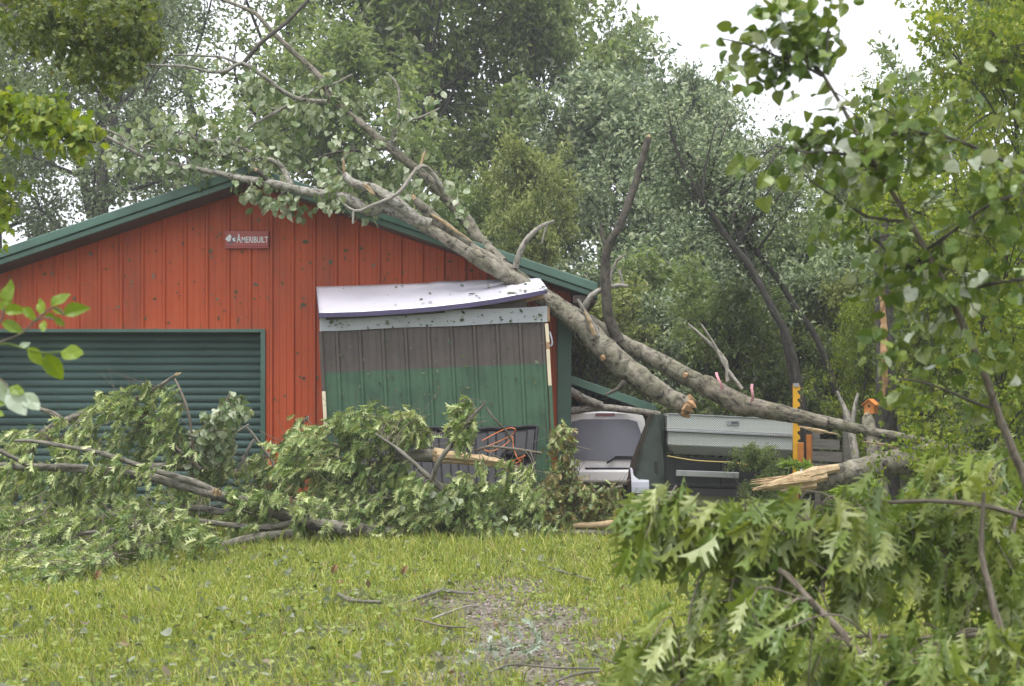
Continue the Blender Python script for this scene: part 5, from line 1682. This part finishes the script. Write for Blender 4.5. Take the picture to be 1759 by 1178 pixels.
LO9 = [limb(oj, 'limb', [(480, 905, 17.2), (560, 880, 17.2), (650, 868, 17.2), (760, 872, 17.3), (880, 868, 17.4), (980, 878, 17.4)], [4, 5, 5, 5, 4, 3], 'oak_limb', 7)]
sprays(oj, LO9, [(400, 870), (520, 850), (640, 835), (760, 850), (900, 835), (960, 850), (960, 922), (760, 926), (600, 920), (420, 915)], (16.6, 17.8), 130, 'oak', 'oak_leaf', (.10, .16), 5, seed=34, nparts=160)
ol = thing('split_log', 'pale split log half hidden under the browning branch', 'log', tuple(P(1020, 905, 16.9) * [1, 1, 0]))
limb(ol, 'log', [(985, 903, 17.0), (1030, 901, 16.9), (1072, 896, 16.8)], [5, 6, 5], 'raw_wood', 8, .1)
limb(ol, 'bark_side', [(930, 918, 16.9), (990, 915, 16.9), (1055, 916, 16.9)], [5, 6, 5], 'oak_limb', 8, .06)

# ------------------------------------------------------------------ near oak branch on the right
GN = 'near foliage framing the view'
on = thing('fallen_oak_branch', 'near oak branch with large lobed leaves filling the lower right', 'branch', (2.6, 5.6, 0), GN)
LN = [limb(on, 'limb', [(1100, 866, 5.6), (1150, 872, 5.6), (1200, 893, 5.55), (1250, 925, 5.5), (1300, 960, 5.4), (1352, 988, 5.3), (1392, 1032, 5.2), (1450, 1090, 5.1), (1520, 1180, 5.0)], [2, 3, 3.5, 4, 5, 5.5, 6, 7, 8], 'twig', 7)]
LN.append(limb(on, 'limb', [(1440, 1095, 5.3), (1500, 1092, 5.3), (1580, 1096, 5.3), (1660, 1092, 5.3), (1725, 1097, 5.3), (1800, 1180, 5.3)], [2, 3, 4, 5, 5.5, 7], 'twig', 7))
LN.append(limb(on, 'limb', [(1690, 845, 5.4), (1688, 890, 5.4), (1686, 950, 5.4), (1700, 1010, 5.35), (1718, 1080, 5.3), (1759, 1140, 5.3)], [3, 4, 5, 5.5, 6.5, 7], 'twig', 7))
LN.append(limb(on, 'limb', [(1440, 860, 5.8), (1520, 863, 5.8), (1600, 860, 5.8), (1700, 870, 5.8), (1800, 900, 5.8)], [2.5, 3.5, 4, 4.5, 5], 'twig', 7))
LN.append(limb(on, 'limb', [(1018, 1122, 5.4), (1070, 1145, 5.35), (1130, 1165, 5.3), (1190, 1190, 5.3)], [2, 2.5, 3, 3.5], 'twig', 6))
LN.append(limb(on, 'limb', [(1270, 1000, 5.4), (1330, 1025, 5.35), (1392, 1032, 5.25)], [1.5, 2.5, 3], 'twig', 6))
LN.append(limb(on, 'limb', [(1412, 930, 5.5), (1416, 970, 5.5), (1413, 1015, 5.4)], [3, 3.5, 4], 'twig', 6))
sprays(on, LN, [(1085, 915), (1140, 905), (1230, 900), (1310, 895), (1420, 893), (1540, 888), (1560, 938), (1500, 1008), (1420, 998), (1330, 968), (1240, 968), (1130, 948)], (5.2, 5.9), 46, 'oak', 'oak_near', (.13, .19), 4, (-.6, -.15, -.3), 1.0, 170, 31, .45, .005, .28, .45, 3, spread=.03)
sprays(on, LN, [(1190, 1075), (1250, 1075), (1420, 1105), (1560, 1125), (1700, 1095), (1759, 1115), (1759, 1205), (1100, 1205), (1050, 1165), (1100, 1105)], (4.7, 5.5), 46, 'oak', 'oak_near', (.12, .18), 4, (-.5, -.15, -.25), .9, 120, 32, .45, .005, .32, .45, 3, spread=.03)
o2 = thing('fallen_oak_branch', 'near leafy oak shoots at the right edge behind the horizontal twig', 'branch', (2.9, 6.3, 0), GN)
LN2 = [limb(o2, 'limb', [(1780, 1150, 6.0), (1740, 1050, 6.1), (1730, 950, 6.2), (1745, 880, 6.3), (1700, 820, 6.4)], [6, 5, 5, 4, 3], 'twig', 7)]
LN2.append(limb(o2, 'limb', [(1740, 1000, 6.1), (1640, 960, 6.1), (1560, 950, 6.1), (1500, 960, 6.1)], [4, 3, 3, 2], 'twig', 6))
sprays(o2, LN2, [(1560, 872), (1600, 805), (1680, 785), (1770, 765), (1770, 1172), (1650, 1102), (1560, 1032), (1480, 1032), (1500, 982), (1560, 922)], (5.7, 6.8), 58, 'oak', ['oak_near', 'oak_near', 'weed_leaf'], (.11, .17), 4, (-.4, -.1, -.15), .8, 220, 33, .5, .005, .35, .5, 3, spread=.04)

# ------------------------------------------------------------------ near poplar sapling
ps = thing('poplar_sapling', 'near poplar sapling with round leaves leaning across the right', 'sapling', tuple(P(1790, 1000, 5.4) * [1, 1, 0]), GN)
LP = [limb(ps, 'trunk', [(1800, 1380, 5.4), (1775, 900, 5.4), (1742, 780, 5.4), (1718, 720, 5.4), (1690, 640, 5.38), (1655, 560, 5.35), (1622, 490, 5.3), (1585, 420, 5.3), (1545, 350, 5.3), (1510, 295, 5.3), (1475, 235, 5.3), (1445, 180, 5.3), (1415, 130, 5.3)], [9, 8.5, 7.5, 7, 6.5, 6, 5.5, 5, 4.5, 4, 3.8, 3.4, 3], 'twig', 9, .04)]
LP.append(limb(ps, 'branch', [(1415, 130, 5.3), (1385, 95, 5.3), (1362, 70, 5.3), (1345, 40, 5.3), (1330, 10, 5.3)], [3.5, 3, 2.5, 2, 1.5], 'dark_branch', 6))
LP.append(limb(ps, 'branch', [(1412, 130, 5.3), (1370, 108, 5.25), (1330, 95, 5.2), (1290, 78, 5.2), (1240, 66, 5.2)], [3, 2.5, 2, 1.8, 1.2], 'dark_branch', 6))
LP.append(limb(ps, 'branch', [(1414, 126, 5.3), (1420, 90, 5.35), (1424, 45, 5.4), (1426, 12, 5.4)], [2, 1.8, 1.6, 1.2], 'dark_branch', 5))
LP.append(limb(ps, 'branch', [(1480, 240, 5.3), (1540, 228, 5.2), (1610, 232, 5.1), (1680, 255, 5.0), (1770, 300, 5.0)], [3.5, 3, 3, 3, 3], 'dark_branch', 6))
LP.append(limb(ps, 'branch', [(1500, 285, 5.3), (1440, 262, 5.2), (1390, 262, 5.15), (1330, 250, 5.1)], [3, 2.5, 2, 1.5], 'dark_branch', 6))
LP.append(limb(ps, 'branch', [(1560, 380, 5.3), (1490, 372, 5.2), (1420, 330, 5.15), (1370, 290, 5.1)], [3, 2.5, 2, 1.5], 'dark_branch', 6))
LP.append(limb(ps, 'branch', [(1630, 505, 5.3), (1600, 440, 5.4), (1560, 455, 5.4), (1500, 410, 5.4)], [3, 2.5, 2, 1.5], 'dark_branch', 6))
LP.append(limb(ps, 'branch', [(1635, 515, 5.3), (1690, 490, 5.2), (1759, 480, 5.1)], [3, 3, 2.5], 'dark_branch', 6))
LP.append(limb(ps, 'branch', [(1700, 700, 5.38), (1670, 690, 5.3), (1600, 660, 5.2), (1540, 650, 5.1)], [3, 2.5, 2, 1.5], 'dark_branch', 6))
LP.append(limb(ps, 'branch', [(1590, 430, 5.3), (1640, 395, 5.2), (1700, 350, 5.1), (1759, 330, 5.0)], [3, 3, 2.5, 2], 'dark_branch', 6))
lk = dict(droop=.6, jit=.75, spread=.045)
twigs_leaves(ps, LP[1:4], 40, .16, 'round', 'poplar_near', (.05, .08), 2, (-.2, 0, -.1), seed=41, up=.1, twig_mat='dark_branch', rad=.0025, region=inpoly([(1195, 30), (1290, -10), (1440, -10), (1430, 90), (1400, 130), (1310, 130), (1250, 110), (1200, 90)]), nparts=110, **lk)
twigs_leaves(ps, LP[4:7] + [(LP[0][0][-40:], 0)], 66, .3, 'round', 'poplar_near', (.05, .08), 2, (-.2, .25, -.1), seed=42, up=.0, twig_mat='dark_branch', rad=.0025, region=inpoly([(1370, 140), (1440, 110), (1560, 150), (1700, 60), (1770, 60), (1770, 420), (1650, 330), (1500, 340), (1380, 310), (1280, 290), (1290, 260), (1400, 230)]), nparts=110, **lk)
twigs_leaves(ps, LP[7:], 66, .32, 'round', 'poplar_near', (.05, .08), 2, (-.1, .25, -.1), seed=43, up=.0, twig_mat='dark_branch', rad=.0025, region=inpoly([(1400, 380), (1600, 380), (1770, 330), (1770, 720), (1640, 700), (1530, 690), (1500, 560), (1460, 430)]), nparts=110, **lk)

# ------------------------------------------------------------------ near ash sprig on the left
ash = thing('ash_sprig', 'near bright green ash sprig reaching in at the left edge', 'sprig', tuple(P(-60, 640, 4.6)), GN)
AY = 4.6
AS = lambda x, y: (x / 4.06, 470 + y / 4.06)
for pts_ in ([(-160, 560), (0, 480), (160, 410), (240, 330), (370, 235), (450, 285)], [(-160, 540), (0, 493), (60, 490), (130, 510), (290, 552), (420, 545)], [(-100, 420), (0, 340), (20, 280), (30, 240)], [(240, 335), (310, 305), (380, 320)], [(-100, 700), (0, 735), (60, 795)]):
    limb(ash, 'stem', [(*AS(*q), AY) for q in pts_], [1.6] * len(pts_), 'ash_leaf' if pts_[0][1] == 540 else 'twig', 5, 0, .03)
for (a_, b_), (c_, d_), pale in (((30, 235), (100, 45), 0), ((30, 265), (170, 240), 0), ((165, 235), (242, 318), 0), ((10, 340), (168, 402), 0), ((295, 285), (285, 178), 0), ((355, 228), (485, 125), 0), ((365, 240), (450, 280), 0),
                                 ((440, 290), (612, 213), 0), ((305, 300), (405, 300), 0), ((375, 310), (457, 362), 0), ((300, 325), (310, 412), 0), ((125, 515), (217, 488), 1), ((198, 510), (300, 642), 0), ((310, 553), (437, 755), 0),
                                 ((418, 545), (602, 575), 0), ((-30, 730), (45, 905), 1), ((52, 795), (195, 995), 1), ((62, 792), (178, 842), 0), ((150, 830), (285, 960), 1), ((-40, 905), (48, 912), 0), ((-40, 960), (30, 1000), 0), ((-30, 190), (30, 260), 0)):
    A_, B_ = P(*AS(a_, b_), AY), P(*AS(c_, d_), AY - R.uniform(-.03, .03))
    L_ = np.linalg.norm(B_ - A_)
    M_ = frames((B_ - A_)[None], np.array([[R.uniform(-.4, .4), -1, R.uniform(.2, .7)]]))[0] * L_
    wide = 1.35
    M_[:, 0] *= wide
    o = bpy.data.objects.new('leaflet', LEAFMESH['lance'][R.randrange(3)])
    COL.objects.link(o)
    if not o.data.materials:
        o.data.materials.append(None)
    o.material_slots[0].link = 'OBJECT'
    o.material_slots[0].material = MATS['ash_pale' if pale else 'ash_leaf']
    o.parent = ash
    o.matrix_basis = Matrix(np.vstack([np.hstack([M_, (A_ - np.array(ash.location))[:, None]]), [0, 0, 0, 1]]).tolist())

# ------------------------------------------------------------------ near maple boughs at upper left
mt_ = thing('maple_bough', 'yellow-green maple bough hanging in at the left edge above the roof', 'bough', tuple(P(-60, 240, 9.0)), GN)
LM = [limb(mt_, 'limb', [(-120, 190, 9), (-40, 205, 9), (40, 222, 9), (110, 235, 9), (165, 245, 9)], [4, 3.5, 3, 2, 1.5], 'dark_branch', 6)]
LM.append(limb(mt_, 'limb', [(-60, 330, 9), (-10, 335, 9), (15, 350, 9)], [3, 2, 1.5], 'dark_branch', 5))
sprays(mt_, LM, [(-15, 165), (60, 175), (150, 200), (182, 235), (140, 255), (80, 250), (-15, 250)], (8.6, 9.4), 60, 'maple', 'maple_yellow', (.06, .09), 5, (.1, -.1, -.2), .5, 190, 51, .4, .003, .7, .5, 3, 'dark_branch')
sprays(mt_, LM, [(-15, 300), (15, 320), (28, 345), (15, 370), (10, 420), (-15, 410)], (8.7, 9.3), 14, 'maple', 'maple_yellow', (.06, .09), 4, (.1, -.1, -.2), .5, 60, 52, .4, .003, .7, .5, 3, 'dark_branch')
mt2 = thing('maple_bough', 'darker yellow-green maple bough hanging in the upper left corner', 'bough', tuple(P(-60, 30, 13.0)), GN)
LM2 = [limb(mt2, 'limb', [(-120, -60, 13), (-10, 2, 13), (35, 32, 13), (90, 46, 13), (170, 80, 13), (230, 110, 13)], [6, 5, 4, 3, 2.5, 2], 'dark_branch', 6)]
LM2.append(limb(mt2, 'limb', [(60, -80, 13.3), (150, -10, 13.3), (200, 40, 13.3), (240, 90, 13.2)], [5, 4, 3, 2], 'dark_branch', 6))
sprays(mt2, LM2, [(-15, -15), (250, -15), (275, 60), (270, 95), (215, 130), (190, 170), (120, 130), (60, 90), (-15, 60)], (12.2, 14.2), 230, 'maple', 'maple_dark', (.055, .09), 7, (.1, -.1, -.2), .5, 220, 53, .5, .003, .7, .5, 3, 'dark_branch')

# ------------------------------------------------------------------ yellow-green weeds by the log
for k_, (px, py, Y, h_, lb) in enumerate((
        (1640, 850, 16.4, .8, 'bright feathery weed in front of the thick log'), (1445, 840, 17.8, .85, 'bright feathery weed between jack and stump'),
        (1685, 860, 15.6, 1.1, 'tall bright feathery weed covering the butt of the thick log'), (1720, 860, 14.5, 1.1, 'bright feathery weed at the right edge below the log'),
        (1540, 880, 14.5, .75, 'low feathery weed behind the near oak leaves'))):
    wd_ = thing('feathery_weed', lb, 'weed', (float(P(px, py, Y)[0]), Y, 0), 'feathery weeds near the log')
    mb = MB(); A, D = [], []
    for _ in range(16):
        a_ = R.uniform(0, 6.28); L_ = h_ * R.uniform(.6, 1.2)
        b_ = np.array([P(px, py, Y)[0], Y, 0.])
        pts_ = [b_, b_ + np.array([math.cos(a_) * .12, math.sin(a_) * .12, .55]) * L_, b_ + np.array([math.cos(a_) * .4, math.sin(a_) * .4, .85]) * L_, b_ + np.array([math.cos(a_) * .75, math.sin(a_) * .75, .9]) * L_]
        pts_, rd = resample(pts_, [.005, .004, .003, .001], .05)
        mb.tube(pts_, rd, 3, caps=False)
        for q in range(2, len(pts_) - 1):
            A.append(pts_[q]); D.append(pts_[q + 1] - pts_[q - 1])
    mb.build('stems', 'fern', wd_)['kind'] = 'stuff'
    pos, M, sz = leaf_cloud(A, D, 4, (.08, .15), .01, (0, 0, 0), .1, .45, .5)
    M = M * np.array([.5, 1, 1])[None, None, :]
    emit_leaves(wd_, 'lance', 'fern', M, pos, sz, 60)

# ------------------------------------------------------------------ lawn
def lawn(nb, seed):
    g_ = np.random.default_rng(seed)
    Y = 6.5 + (19.6 - 6.5) * g_.random(nb) ** .85
    X = (g_.random(nb) - .5) * 2 * (Y * .375 + .4)
    dens = np.clip(1 - 1.35 * gravel_mask(X, Y), .04, 1)
    dens *= np.clip(.62 + .6 * np.sin(X * 2.3 + np.sin(Y * 1.7) * 2) * np.sin(Y * 1.9 + X) + .3 * np.sin(X * 6.1 + Y * 2.7) * np.sin(Y * 5.2 - X * 3.1), .1, 1)
    k_ = g_.random(nb) < dens
    X, Y = X[k_], Y[k_]
    n_ = len(X)
    patch = .45 + .75 * (np.sin(X * 1.3 + 2) * np.sin(Y * .9 + 1) * .5 + .5) + .5 * np.maximum(0, np.sin(X * 5.1 + 3 * np.sin(Y * 1.3)) * np.sin(Y * 4.3 + X * 1.7))
    h_ = g_.gamma(3, .018, n_) * patch + .018
    h_ *= np.interp(Y, [7, 12, 16, 18.5], [.8, .9, 1.25, 1.7])
    w_ = g_.uniform(.0022, .0045, n_) * np.interp(Y, [7, 18], [1, 1.6])
    az = g_.uniform(0, 6.283, n_)
    bend = g_.uniform(.15, .9, n_) * h_
    ba = g_.uniform(0, 6.283, n_)
    wx, wy = np.cos(az) * w_, np.sin(az) * w_
    bx, by = np.cos(ba) * bend - .1 * h_, np.sin(ba) * bend
    Z = ground_z(X, Y) - .004
    v = np.empty((n_, 5, 3))
    v[:, 0] = np.stack([X - wx, Y - wy, Z], -1); v[:, 1] = np.stack([X + wx, Y + wy, Z], -1)
    mx_, my_, mz_ = X + bx * .35, Y + by * .35, Z + h_ * .62
    v[:, 2] = np.stack([mx_ - wx * .8, my_ - wy * .8, mz_], -1); v[:, 3] = np.stack([mx_ + wx * .8, my_ + wy * .8, mz_], -1)
    v[:, 4] = np.stack([X + bx, Y + by, Z + h_ * .95], -1)
    T = np.array([(0, 1, 3), (0, 3, 2), (2, 3, 4)])
    mb_ = MB(); mb_.add(v.reshape(-1, 3), (T[None] + (np.arange(n_) * 5)[:, None, None]).reshape(-1, 3))
    return mb_


tag(lawn(300000, 5).build('grass', 'grass_blade'), 'uncut green lawn grass in front of the fallen branches', 'grass', kind='stuff')
def tufts(nt_, seed):
    g_ = np.random.default_rng(seed)
    Y = 6.8 + 12.2 * g_.random(nt_) ** .9
    X = (g_.random(nt_) - .5) * 2 * (Y * .375 + .3)
    k_ = g_.random(nt_) > 1.2 * gravel_mask(X, Y)
    X, Y = X[k_], Y[k_]
    per = 34
    X = np.repeat(X, per) + g_.normal(0, .035, len(X) * per); Y = np.repeat(Y, per) + g_.normal(0, .035, len(Y) * per)
    n_ = len(X)
    pos = np.stack([X, Y, ground_z(X, Y)], -1)
    ax = np.stack([g_.normal(-.15, .45, n_), g_.normal(0, .45, n_), np.ones(n_)], -1)
    M = frames(ax, np.stack([g_.normal(0, 1, n_), g_.normal(0, 1, n_), np.full(n_, .3)], -1))
    h_ = np.repeat(g_.uniform(.08, .2, n_ // per), per) * g_.uniform(.5, 1.15, n_)
    M = M * h_[:, None, None]
    M[:, :, 0] *= (.0022 / .14 / h_)[:, None]
    V = np.array([(-.14, 0, 0), (.14, 0, 0), (-.13, .5, .05), (.13, .5, .05), (0, 1, .3)])
    mb_ = MB(); inst(mb_, V, np.array([(0, 1, 3), (0, 3, 2), (2, 3, 4)]), M, pos)
    return mb_


tag(tufts(950, 15).build('grass_tufts', 'grass_blade'), 'taller tufts of grass scattered through the lawn', 'grass', kind='stuff')
# broad-leaved weeds in the lawn
nw = 15000
Yw = 6.8 + 12 * rng.random(nw) ** .9
Xw = (rng.random(nw) - .5) * 2 * (Yw * .375 + .3)
kp = rng.random(nw) > gravel_mask(Xw, Yw) * .85
Xw, Yw = Xw[kp], Yw[kp]
pos = np.stack([Xw, Yw, ground_z(Xw, Yw) + rng.uniform(.01, .07, len(Xw))], -1)
M = frames(rng.normal(0, 1, (len(Xw), 3)) * [1, 1, .35], rng.normal(0, .35, (len(Xw), 3)) + [0, -.1, 1])
sz = rng.uniform(.02, .055, len(Xw))
mb = MB(); inst(mb, *SHAPES['round'][0], M * sz[:, None, None], pos)
tag(mb.build('ground_cover', 'weed_leaf'), 'small round-leaved weeds growing through the lawn', 'weeds', kind='stuff')
# stones on the worn track
ns = 6000
Ys = 6.5 + 7.5 * rng.random(ns); Xs = rng.normal(0, .5, ns) * np.interp(Ys, [6, 13], [1.6, .7])
kp = rng.random(ns) < gravel_mask(Xs, Ys) * 1.1 + .01
Xs, Ys = Xs[kp], Ys[kp]
bm = bmesh.new(); bmesh.ops.create_icosphere(bm, subdivisions=1, radius=1)
SV = np.array([v_.co[:] for v_ in bm.verts]) * (1 + rng.normal(0, .15, (len(bm.verts), 1))); bm.verts.index_update()
ST = np.array([[v_.index for v_ in f_.verts] for f_ in bm.faces]); bm.free()
M = frames(rng.normal(0, 1, (len(Xs), 3)), rng.normal(0, 1, (len(Xs), 3))) * rng.uniform(.005, .017, (len(Xs), 1, 1)) * np.array([1, 1.4, .7])[None, None, :]
mb = MB(); inst(mb, SV, ST, M, np.stack([Xs, Ys, ground_z(Xs, Ys) + .003], -1))
tag(mb.build('gravel', 'stone_bits'), 'grey gravel showing on the worn track', 'gravel', kind='stuff')
# blown leaves lying on the lawn
nl_ = 1300
Yl = 7.2 + 10 * rng.random(nl_); Xl = (rng.random(nl_) - .5) * 2 * (Yl * .36)
mb = MB()
for kk, kind in enumerate(('oak', 'round', 'kite')):
    s = np.arange(nl_) % 3 == kk
    M = frames(rng.normal(0, 1, (s.sum(), 3)) * [1, 1, .3], rng.normal(0, .45, (s.sum(), 3)) + [0, -.2, 1]) * rng.uniform(.035, .095, (s.sum(), 1, 1))
    inst(mb, *SHAPES[kind][kk], M, np.stack([Xl[s], Yl[s], ground_z(Xl[s], Yl[s]) + rng.uniform(.04, .09, s.sum())], -1))
tag(mb.build('leaf_litter', 'litter'), 'torn leaves blown over the lawn', 'leaf litter', kind='stuff')


def stick(pts_, r_, label, mat='oak_limb', torn=False):
    W = []
    for a_, b_ in pts_:
        Y = GY(b_, .06); q = P(a_, b_, Y); W.append(q)
    s_ = thing('fallen_stick', label, 'stick', tuple(W[0] * [1, 1, 0]), 'sticks lying on the lawn')
    mb_ = MB(); mb_.tube(W, [x_ / F * w_[1] for x_, w_ in zip(r_, W)], 7, .08, step=.05); mb_.build('shaft', mat, s_, smooth=True)
    return s_


stick([(582, 1021), (600, 1030), (630, 1033), (655, 1034)], [4, 4.5, 3.5, 3], 'short dark stick left of the forked stick on the lawn')
s_ = stick([(700, 1034), (730, 1024), (762, 1014), (790, 1018), (815, 1019)], [2.5, 3.5, 4, 3, 2.5], 'forked dark stick lying across the worn track')
mb = MB(); mb.tube([P(762, 1014, GY(1014, .06)), P(764, 1006, GY(1014, .06))], [.012, .006], 6); mb.build('side_twig', 'oak_limb', s_)
stick([(742, 1063), (770, 1052), (800, 1042), (820, 1040)], [2, 2.2, 2, 1.5], 'thin pale stick below the forked stick', 'dead_grey')
stick([(840, 1155), (870, 1143), (900, 1142), (960, 1147), (1030, 1148)], [1.6, 2, 2.2, 2.2, 2], 'long thin curved stick low on the gravel')
stick([(930, 970), (970, 983), (1022, 997)], [1.5, 2, 1.5], 'thin stick in the grass at the right of the lawn')
stick([(712, 1062), (760, 1075), (800, 1077)], [2, 2, 1.5], 'short brown stick on the gravel', 'twig')
stick([(955, 1170), (990, 1158), (1030, 1152)], [2.5, 3, 2.5], 'dark stick at the bottom of the gravel')
for a_, b_, lb in ((163, 997, 'orange-brown dead leaf standing in the grass at the left'), (570, 985, 'dark brown dead leaf in the middle of the lawn'), (690, 988, 'dark curled dead leaf near the top of the lawn')):
    Y = GY(b_, .08); q = P(a_, b_, Y)
    M_ = frames(np.array([[.4, -.3, .8]]), np.array([[.2, -1, .3]]))[0] * .09
    o = bpy.data.objects.new('dead_leaf', LEAFMESH['oak'][1]); COL.objects.link(o)
    o.material_slots[0].link = 'OBJECT'; o.material_slots[0].material = MATS['leaf_brown']
    o.matrix_basis = Matrix(np.vstack([np.hstack([M_ * np.array([1.6, 1, 1])[None, :], q[:, None]]), [0, 0, 0, 1]]).tolist())
    tag(o, lb, 'leaf', 'dead leaves on the lawn')
# torn sprig of silvery leaves on the gravel
sv = thing('torn_sprig', 'torn sprig of silvery leaves lying on the gravel', 'sprig', (0.0, GY(1110), 0))
A = [P(870 + 12 * i, 1112 + 5 * math.sin(i), GY(1112, .05)) for i in range(-3, 6)]
mb = MB(); mb.tube(A, .004, 4); mb.build('stem', 'twig', sv)
pos, M, sz = leaf_cloud(A, [(-1, 0, .3)] * len(A), 3, (.07, .12), .04, (0, -.1, .1), .0, .7, .6)
leafmat('silver_under', [(0, (.28, .33, .27)), (.6, (.38, .42, .38)), (1, (.2, .27, .18))], .45, .2)
emit_leaves(sv, 'oak', 'silver_under', M, pos, sz, 60)

# ------------------------------------------------------------------ damp air
mb = MB(); mb.box((-610, -210, -1.2), (610, 910, 26))
hz = mb.mesh('haze')
m = bpy.data.materials.new('haze'); m.use_nodes = True; n = m.node_tree; n.nodes.clear()
pv = N(n, 'ShaderNodeVolumePrincipled'); pv.inputs['Color'].default_value = (.95, .97, 1, 1); pv.inputs['Density'].default_value = .0013
mo = N(n, 'ShaderNodeOutputMaterial'); n.links.new(pv.outputs[0], mo.inputs['Volume'])
MATS['haze'] = m
tag(obj('haze', hz, 'haze'), 'thin damp haze hanging between the trees', 'haze', kind='stuff')
